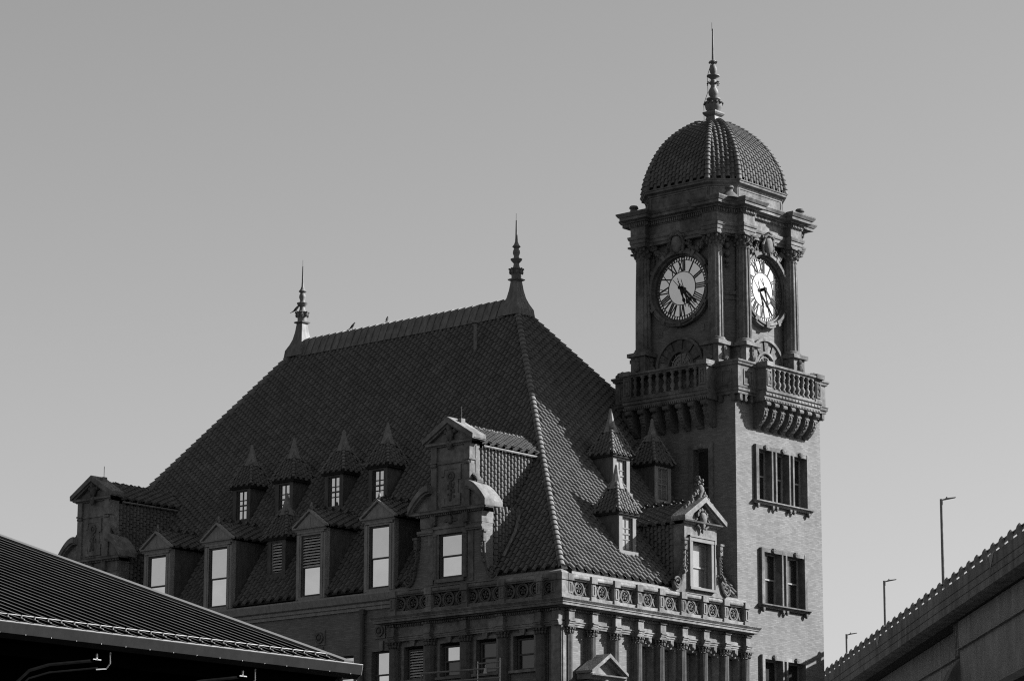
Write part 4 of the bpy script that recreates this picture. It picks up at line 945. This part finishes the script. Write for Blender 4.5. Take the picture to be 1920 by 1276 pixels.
dome = ob('dome', m, 'underlay', tw)
DW, DL = .232, .30; DT = tile_mesh(DW, DL, .26, .065); front = []; backs = []
# arc length table
tab = [(0, 0)]
for k in range(1, 201):
    h0, h1 = (k-1)/200, k/200; tab.append((h1, tab[-1][1]+math.hypot((prf(h1)-prf(h0))*AO, HD/200)))
def h_at(s):
    for (h0, s0), (h1, s1) in zip(tab, tab[1:]):
        if s <= s1: return h0+(h1-h0)*(s-s0)/(s1-s0)
    return 1.0
for i in range(8):
    a, b = Vector((*P8[i], 0)), Vector((*P8[(i+1) % 8], 0)); mid = (a+b)/2-Vector((DCX, DCY, 0)); R_ = mid.length; nn = mid.normalized(); U = (b-a).normalized(); half = (b-a).length/2
    k = int(2*half/DW)
    for j in range(-1, int(tab[-1][1]*.95/DL)):
        for c in range(-k//2-1, k//2+2):
            s_ = (j+(.5 if c % 2 else 0))*DL
            if s_ < -.1: continue
            h = h_at(max(s_, 0)); h2 = h_at(s_+DL); r0, r1 = prf(h), prf(h2); uu = c*DW
            if abs(uu) > half*(r0+r1)/2-.04: continue
            p0 = Vector((DCX, DCY, ZD))+nn*R_*r0+Vector((0, 0, h*HD)); p1 = Vector((DCX, DCY, ZD))+nn*R_*r1+Vector((0, 0, h2*HD)); V = (p1-p0).normalized(); N = U.cross(V).normalized()
            M = basis((U+N*random.uniform(-.03, .03)).normalized(), V, N, p0+U*uu)
            (front if nn.dot(Vector((.55, -.83, 0))) > .05 else backs).append(M)
front.sort(key=lambda M: (M.translation-CAMP).length); dm = MB(); dm.add(*DT); dme = dm.mesh('roof_tile', 'tile_piece', True); dme.set_sharp_from_angle(angle=math.radians(42))
for M in front[:300]: inst('roof_tile', dme, dome, M)
join_tiles('roof_tiling', DT, front[300:]+backs, 'tile', dome)
for i in range(8):
    x, y = P8[i]; path = [(DCX+(x-DCX)*r_, DCY+(y-DCY)*r_, ZD+h*HD+.0) for h, r_ in PROF[:-1]]
    cs = []
    nrm = Vector((x-DCX, y-DCY, 2.2)).normalized()
    full = caps(path, .145, .245, nrm)
    if i in (0, 1, 2, 3, 7, 4): cap_objs('rib_tile', full, dome)
    else: cap_join('rib_tiling', full, dome)
FX, FY = CX-.10, CY-.05
# finial
Z = ZD+HD-.28; q = MB(); q.lathe(FX, FY, [(1.62, Z-.42), (1.5, Z-.30), (1.05, Z-.08), (.66, Z+.12), (.45, Z+.32), (.38, Z+.52), (.52, Z+.62), (.58, Z+.70), (.58, Z+.78), (.3, Z+.82)], 4, PI/4); fo = ob('tower_finial', q, 'copper', tw)
Z = Z+.80; q = MB(); q.lathe(FX, FY, [(.30, Z), (.42, Z+.18), (.46, Z+.36), (.44, Z+.46), (.50, Z+.50), (.30, Z+.53), (.28, Z+.60), (.37, Z+.66), (.37, Z+.72), (.14, Z+.78), (.24, Z+.92), (.27, Z+1.06), (.22, Z+1.20), (.14, Z+1.34), (.13, Z+1.52), (.16, Z+1.66), (.12, Z+1.74), (.18, Z+1.82), (.34, Z+1.92), (.34, Z+1.97), (.10, Z+2.02), (.17, Z+2.14), (.20, Z+2.30), (.16, Z+2.44), (.08, Z+2.58), (.18, Z+2.70), (.16, Z+2.76), (.07, Z+2.80), (.06, Z+3.2), (.035, Z+4.5)], 14)
for k in range(6):
    a = 2*PI*k/6+.3; q.tube([(FX+.12*math.cos(a), FY+.12*math.sin(a), Z+1.5), (FX+.24*math.cos(a), FY+.24*math.sin(a), Z+1.62), (FX+.33*math.cos(a), FY+.33*math.sin(a), Z+1.56), (FX+.31*math.cos(a), FY+.31*math.sin(a), Z+1.48)], .05, 6)
    q.ball((FX+.19*math.cos(a), FY+.19*math.sin(a), Z+2.68), .06, 5, 4)
for k in range(12): a = 2*PI*k/12; q.ball((FX+.47*math.cos(a), FY+.47*math.sin(a), Z+.44), .07, 5, 4)
q.tube([(FX-.05, FY, Z+4.4), (FX-.05, FY, Z+4.85)], .012, 5)
ob('finial_spire', q, 'copper', fo, smooth=True)
q = MB(); q.tube([(FX-.35, FY-.35, Z-.6), (FX-.36, FY-.36, Z+.4), (FX-.2, FY-.2, Z+1.1), (FX-.22, FY-.22, Z+1.9), (FX-.04, FY-.04, Z+2.8)], .014, 4); ob('lightning_cable', q, 'iron', fo)

# ================================================================== PLATFORM SHED (lower left)
SX, SYE, SZ = 20.48, -34.6, 12.12; SLP = math.tan(math.radians(18.2)); SXT = .4; SYB = -66.0
sh = thing('platform_shed', 'dark ribbed metal roof of a platform shed with gutter, lower left', 'shed', (12, -50, 0))
zt = SZ+(SX-SXT)*SLP
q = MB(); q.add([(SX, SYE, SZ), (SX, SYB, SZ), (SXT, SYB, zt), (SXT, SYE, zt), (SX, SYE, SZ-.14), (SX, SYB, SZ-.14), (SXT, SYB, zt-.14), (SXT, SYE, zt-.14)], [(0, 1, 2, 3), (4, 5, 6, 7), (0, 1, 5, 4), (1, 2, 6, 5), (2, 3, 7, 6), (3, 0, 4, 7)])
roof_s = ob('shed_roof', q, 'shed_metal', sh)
V = Vector((-1, 0, SLP)).normalized(); N = Vector((SLP, 0, 1)).normalized(); Ls = (SX-SXT)/math.cos(math.radians(18.2))
def rib(y):
    q = MB(lambda u, v, n: tuple(Vector((SX, y, SZ))+V*v+N*n+Vector((0, u, 0))))
    q.add([(-.060, 0, .002), (-.046, 0, .050), (.046, 0, .050), (.060, 0, .002), (-.060, Ls, .002), (-.046, Ls, .050), (.046, Ls, .050), (.060, Ls, .002)], [(0, 1, 5, 4), (1, 2, 6, 5), (2, 3, 7, 6), (0, 1, 2, 3), (4, 5, 6, 7)])
    return q
k = 0; y = SYE-.62
while y > -52.5:
    o = ob('standing_seam', rib(y), 'shed_metal', roof_s); o.data.materials.append(MAT['shed_rib_lit']); o.data.polygons[1].material_index = 1; y -= .49  # top face coloured lighter than the sides, for the light it catches
    k += 1
# flashing along the rake, snow rail, gutter
q = MB(lambda u, v, n: tuple(Vector((SX, SYE, SZ))+V*v+N*n+Vector((0, u, 0)))); q.box(-.36, .03, -.02, Ls, .01, .10); q.box(.0, .05, -.02, Ls, -.26, .098); ob('rake_flashing', q, 'rake', sh)
q = MB(lambda u, v, n: tuple(Vector((SX, 0, SZ))+V*v+N*n+Vector((0, u, 0)))); q.box(SYB, SYE-.5, .0, .16, .004, .03); ob('eave_strip', q, 'rake', sh)
for v_, h_, r_ in ((.60, .13, .016),):
    q = MB(); p = Vector((SX, 0, SZ))+V*v_+N*h_; q.tube([(p.x, SYB, p.z), (p.x, SYE-.55, p.z)], r_, 6); ob('snow_rail', q, 'galvanised', sh)
cl = MB(); cl.box(-.025, .025, -.018, .018, .0, .12); cl.box(.02, .16, -.02, .02, .0, .045); cle = cl.mesh('snow_clamp', 'galvanised')
y = SYE-.62
while y > -52.5:
    p = Vector((SX, y, SZ))+V*.55+N*.03; inst('snow_clamp', cle, sh, basis(-V, Vector((0, 1, 0)), N, p)); y -= .49
gp = [(SX-.02, SZ-.02), (SX+.02, SZ+.03), (SX+.30, SZ-.02), (SX+.32, SZ-.06), (SX+.25, SZ-.34), (SX+.05, SZ-.46), (SX-.02, SZ-.46)]
q = MB(); n = len(gp); q.add([(x, SYB, z) for x, z in gp]+[(x, SYE+.18, z) for x, z in gp], [tuple(range(n)), tuple(range(2*n-1, n-1, -1))]+[(i, (i+1) % n, n+(i+1) % n, n+i) for i in range(n)]); gu = ob('gutter', q, 'gutter', sh)
q = MB(); q.tube([(SX+.315, SYB, SZ-.035), (SX+.315, SYE+.185, SZ-.035)], .02, 5); ob('gutter_lip', q, 'galvanised', gu)
q = MB(); q.tube([(SX+.31, SYE+.19, SZ-.05), (SX+.25, SYE+.19, SZ-.34), (SX+.05, SYE+.19, SZ-.47), (SX+.02, SYE+.19, SZ-.60)], .018, 5); ob('gutter_end_edge', q, 'galvanised', gu)
for i in range(34): q = MB(); yy = SYE-.3-i*.62*1.5; q.box(SX+.24, SX+.275, yy-.008, yy+.008, SZ-.355, SZ-.325); ob('gutter_strap', q, 'galvanised', gu)
q = MB(); q.box(SX-.60, SX-.50, SYB, SYE-.1, SZ-.85, SZ-.04); q.box(SX-.50, SX-.03, SYB, SYE-.1, SZ-.42, SZ-.36); ob('eave_beam', q, 'soffit_shade', sh)
q = MB(); q.box(SXT, SX-1.6, SYB, SYE-.4, SZ-3.5, SZ-.7); q.box(SXT, SX-3.5, SYB, SYE-.4, 0, SZ-3.4); ob('shed_wall', q, 'soffit_shade', sh)
q = MB(); q.tube([(SX-.1, SYE-.4, SZ-.45), (SX-.1, SYE-.4, SZ-1.6), (SX-.6, SYE-.4, SZ-2.2), (SX-.6, SYE-.4, 0)], .075, 8); ob('downpipe', q, 'iron', sh, smooth=True)
q = MB(); q.tube([(SX-.2, SYE-1.1, SZ-.97), (SX-.2, SYE+6, SZ-.97)], .045, 6); q.tube([(SX-.3, SYE-.8, SZ-.6), (SX-.3, SYE-.6, SZ-1.8)], .06, 6); ob('conduit', q, 'galvanised', sh)
for y0 in (-46.0, -40.2):                                  # curved roof brackets, the shade under the eave put into their near-black colour
    for off, r_ in ((0, .05), (-.22, .03)):
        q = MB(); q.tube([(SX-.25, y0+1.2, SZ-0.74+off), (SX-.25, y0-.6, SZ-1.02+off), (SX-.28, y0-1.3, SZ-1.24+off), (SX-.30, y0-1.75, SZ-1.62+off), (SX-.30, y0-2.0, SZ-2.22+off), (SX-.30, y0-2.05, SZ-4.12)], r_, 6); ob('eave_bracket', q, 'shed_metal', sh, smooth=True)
    q = MB(); q.tube([(SX-.05, y0+1.5, SZ-0.50), (SX-.05, y0+1.5, SZ-0.82), (SX-.12, y0+1.42, SZ-0.98), (SX-.2, y0+1.1, SZ-1.02)], .025, 5); ob('hanger_rod', q, 'galvanised', sh)
    q = MB(); q.box(SX-.2, SX-.15, y0+.95, y0+1.25, SZ-0.75, SZ-0.72); q.box(SX-.2, SX-.15, y0+1.07, y0+1.12, SZ-0.74, SZ-0.57); ob('hanger_clip', q, 'galvanised', sh)

# ================================================================== HIGHWAY VIADUCT (right)
hv = thing('highway_viaduct', 'raised concrete and steel highway deck with guard rail, right edge', 'viaduct', (10, 20, 0))
P0 = Vector((18.23, 9.03, 0)); DIR = Vector((-16.57, 17.43, 0)).normalized(); RGT = Vector((DIR.y, -DIR.x, 0))
def TV(t, s_, z): p = P0+DIR*t+RGT*s_; return (p.x, p.y, z)
ZP = 21.70
seg = [(-70, -24), (-24, 4.6), (4.6, 23.4), (23.4, 44), (44, 80), (80, 130)]
for a, b in seg:
    q = MB(TV); pr = [(0, ZP), (0, ZP-.52), (.035, ZP-.53), (.035, ZP-.57), (.0, ZP-.58), (.0, ZP-.90), (.035, ZP-.91), (.035, ZP-.95), (0, ZP-.96), (0, ZP-1.30), (.25, ZP-1.36), (.8, ZP-1.36), (.8, ZP-1.0), (.38, ZP-.95), (.30, ZP)]
    n = len(pr); q.add([(a+.02, s_, z) for s_, z in pr]+[(b-.02, s_, z) for s_, z in pr], [tuple(range(n)), tuple(range(2*n-1, n-1, -1))]+[(i, (i+1) % n, n+(i+1) % n, n+i) for i in range(n)]); ob('parapet_segment', q, 'concrete', hv)
q = MB(TV); q.box(-70, 130, .8, 14.0, ZP-1.34, ZP-1.0); ob('deck', q, 'asphalt', hv)
q = MB(TV); q.box(-70, 130, 14.0, 14.3, ZP-1.4, ZP-.1); ob('parapet_wall', q, 'concrete', hv)
def girder(a, b, s_, nm='girder'):
    q = MB(TV); q.box(a, b, s_, s_+.06, ZP-5.35, ZP-1.36); o = ob(nm, q, 'girder', hv)
    q = MB(TV); q.box(a, b, s_-.05, s_, ZP-2.72, ZP-1.40); ob('flange_plate', q, 'girder', o)
    q = MB(TV); q.box(a, b, s_-.16, s_+.22, ZP-2.80, ZP-2.75); ob('web_stiffener', q, 'girder', o)
    q = MB(TV); q.box(a, b, s_-.05, s_, ZP-5.3, ZP-4.72); ob('flange_plate', q, 'girder', o)
    q = MB(TV); q.box(a, b, s_-.30, s_+.36, ZP-5.40, ZP-5.34); ob('flange', q, 'girder', o)
    q = MB(TV)
    for i in range(60): zz = ZP-1.5-i*.064; q.ball((a+(6.2), s_-.055, zz), .022, 5, 4)
    ob('rivet_line', q, 'girder', o, kind='stuff')
    return o
TP = 21.2
girder(-70, -30, 1.0); girder(-30, TP-.9, 1.0); girder(TP+.9, 70, 1.6)
for s_ in (4.5, 8.5, 12.5): q = MB(TV); q.box(-70, 130, s_, s_+.3, ZP-4.6, ZP-1.36); ob('deck_girder', q, 'girder', hv)
for i in range(30): q = MB(TV); q.box(-60+i*4, -59.7+i*4, 2.4, 13, ZP-3.0, ZP-2.4); ob('cross_beam', q, 'girder', hv)
# pier with round-ended cap
q = MB(TV); n = 12
arc = [(1.6-1.5*math.sin(PI/2*k/n), ZP-3.0-3.2*(1-math.cos(PI/2*k/n))) for k in range(n+1)]
pp = [(13, ZP-3.0)]+arc+[(.9, ZP-7.2), (5, ZP-8.5), (13, ZP-8.5)]
q.add([(TP-.55, a, b) for a, b in pp]+[(TP+.85, a, b) for a, b in pp], [tuple(range(len(pp))), tuple(range(2*len(pp)-1, len(pp)-1, -1))]+[(i, (i+1) % len(pp), len(pp)+(i+1) % len(pp), len(pp)+i) for i in range(len(pp))]); pier = ob('pier_cap', q, 'concrete', hv)
q = MB(TV); q.box(TP-.7, TP+.9, 4.5, 9, 0, ZP-8.4); ob('pier_shaft', q, 'concrete', pier)
for dt in (-.35, .05, .45): q = MB(TV); q.box(TP+dt, TP+dt+.12, 1.0, 1.5, ZP-3.0, ZP-1.36); ob('bearing_stiffener', q, 'girder', pier)
# guard rail: posts and W-beam
q = MB(TV); wp = [(d_, ZP+.28+h_) for d_, h_ in ((.27, 0), (.21, .06), (.27, .11), (.27, .14), (.21, .19), (.27, .25), (.29, .25), (.23, .19), (.29, .125), (.23, .06), (.29, 0))]
n = len(wp); q.add([(-70, a, b) for a, b in wp]+[(130, a, b) for a, b in wp], [(i, (i+1) % n, n+(i+1) % n, n+i) for i in range(n)]); ob('guard_rail', q, 'galvanised', hv)
pm = MB(); pm.lathe(0, 0, [(.11, 0), (.14, .08), (.18, .18), (.18, .32), (.14, .45), (.08, .53), (.03, .58)], 8, PI/8, 1.0, .8); pme = pm.mesh('guard_rail_post', 'lamp_metal')
t = -8.0
while t < 78:
    inst('guard_rail_post', pme, hv, Matrix.Translation(TV(t, .15, ZP-.005))); t += 1.905
for t in (6.3, 38.0):
    q = MB(TV); q.ext([(0, 0)]*0 or [(t, ZP+.03), (t+1.3, ZP+.03), (t+1.0, ZP-.35), (t+.9, ZP-.6)], -.03, .0); ob('joint_plate', q, 'lamp_metal', hv)

# ================================================================== STREET LAMPS on the viaduct
def lamp(p, label):
    x, y, zt_ = p; z0 = ZP-1.0
    o = thing('street_lamp', label, 'street lamp', (x, y, z0), 'street lamps along the viaduct')
    q = MB(); q.lathe(x, y, [(.16, z0), (.16, z0+.3), (.11, z0+.35), (.10, z0+5), (.085, zt_-.05), (.085, zt_)], 10); ob('pole', q, 'lamp_metal', o, smooth=True)
    d_ = Vector((.72, .69, .19)).normalized(); a = Vector((x, y, zt_-.06))
    q = MB(); q.tube([a, a+d_*.30], .045, 6); ob('arm', q, 'lamp_metal', o)
    sd = Vector((-.69, .72, 0)); n_ = d_.cross(sd)*-1; M = lambda u, v, w_: tuple(a+d_*u+sd*v+Vector((0, 0, 1))*w_)
    q = MB(M); q.add([(.22, -.13, -.03), (.85, -.11, -.02), (.85, .11, -.02), (.22, .13, -.03), (.22, -.13, .06), (.85, -.11, .02), (.85, .11, .02), (.22, .13, .06)], [(0, 1, 2, 3), (4, 5, 6, 7), (0, 1, 5, 4), (1, 2, 6, 5), (2, 3, 7, 6), (3, 0, 4, 7)]); h = ob('lamp_head', q, 'lamp_metal', o)
    q = MB(M); q.box(.30, .36, -.03, .03, .05, .14); ob('photocell', q, 'lamp_metal', h)
lamp((-9.79, 45.94, 30.7), 'tallest and nearest slim street lamp rising behind the viaduct guard rail')
lamp((-32.0, 72.76, 30.7), 'middle of three street lamps along the viaduct')
lamp((-51.8, 96.6, 30.7), 'smallest and farthest street lamp beside the clock tower')

# ================================================================== BIRDS
def bird(p, rz, s_, label, lean=0.5):
    o = thing('bird', label, 'bird', p, 'birds perched on the roof')
    R_ = Matrix.Rotation(rz, 3, 'Z'); T = lambda a, b, c: tuple(R_ @ Vector((a*s_, b*s_, c*s_))+Vector(p))
    q = MB(T)
    prof_ = [((-.17, .03), .012), ((-.10, .10), .04), ((-.03, .17), .07), ((.04, .24), .075), ((.09, .31), .05), ((.115, .355), .045), ((.13, .39), .03), ((.175, .385), .008)]
    vs = []; n = 8
    for (x, z), r_ in prof_:
        for k in range(n): a = 2*PI*k/n; vs.append((x-math.sin(a)*r_*.5, math.cos(a)*r_, z+math.sin(a)*r_*.85))
    m_ = len(prof_); q.add(vs, [(j*n+k, j*n+(k+1) % n, (j+1)*n+(k+1) % n, (j+1)*n+k) for j in range(m_-1) for k in range(n)]+[tuple(range(n)), tuple(range((m_-1)*n, m_*n))])
    q.tube([(0, .03, .14), (.01, .03, 0)], .010, 4); q.tube([(0, -.03, .14), (.01, -.03, 0)], .010, 4)
    q.add([(-.15, -.03, .05), (-.15, .03, .05), (-.30, .045, -.02), (-.30, -.045, -.02), (-.15, 0, .08)], [(0, 1, 2, 3), (0, 1, 4), (1, 2, 4), (2, 3, 4), (3, 0, 4)])
    ob('body', q, 'feather', o, smooth=True)
ZB = ZR+.46
bird((-24.4, YR, ZB), .5, 1.0, 'dark bird on the ridge, nearest the left finial')
bird((-21.85, YR, ZB), 2.0, .95, 'dark bird on the ridge, second from the left finial')
bird((XRL-.30, YR-.22, ZR+1.95), .7, 1.0, 'left one of two birds on the left roof finial')
bird((XRL-.10, YR-.34, ZR+1.95), 1.0, 1.05, 'right one of two birds on the left roof finial')

# ================================================================== ACCESS RAILING in front of the shaded facade
ar = thing('access_railing', 'pale metal access railing frame in front of the lower facade windows', 'railing', (-4, -1.2, 15.0))
def RL(a, b, r_, nm, mm): q = MB(); q.tube([a, b], r_, 6); ob(nm, q, mm, ar)
RL((-3.96, -1.2, 14.2), (-3.96, -1.2, 16.78), .035, 'post', 'galvanised'); RL((-2.63, -1.2, 14.2), (-2.63, -1.2, 16.86), .035, 'post', 'galvanised')
RL((-3.96, -1.2, 16.68), (-2.63, -1.2, 16.68), .04, 'cross_bar', 'lead'); RL((-7.4, -1.2, 16.48), (-2.63, -1.2, 16.42), .045, 'rail', 'lamp_metal'); RL((-7.4, -1.2, 16.02), (-2.63, -1.2, 15.98), .045, 'rail', 'lamp_metal'); RL((-7.4, -1.2, 14.2), (-7.4, -1.2, 16.48), .035, 'post', 'lamp_metal')
q = MB(); q.lathe(-3.46, -1.25, [(.09, 16.18), (.10, 16.21), (.06, 16.44), (.02, 16.46), (.03, 16.52), (.03, 16.58)], 8); ob('bell_lamp', q, 'galvanised', ar)
q = MB(); q.box(-11, 0, -2.2, .74, 13.9, 14.2); q.box(-11, 0, -2.2, -2.0, 0, 13.9); ob('porch_roof', q, 'underlay', st)
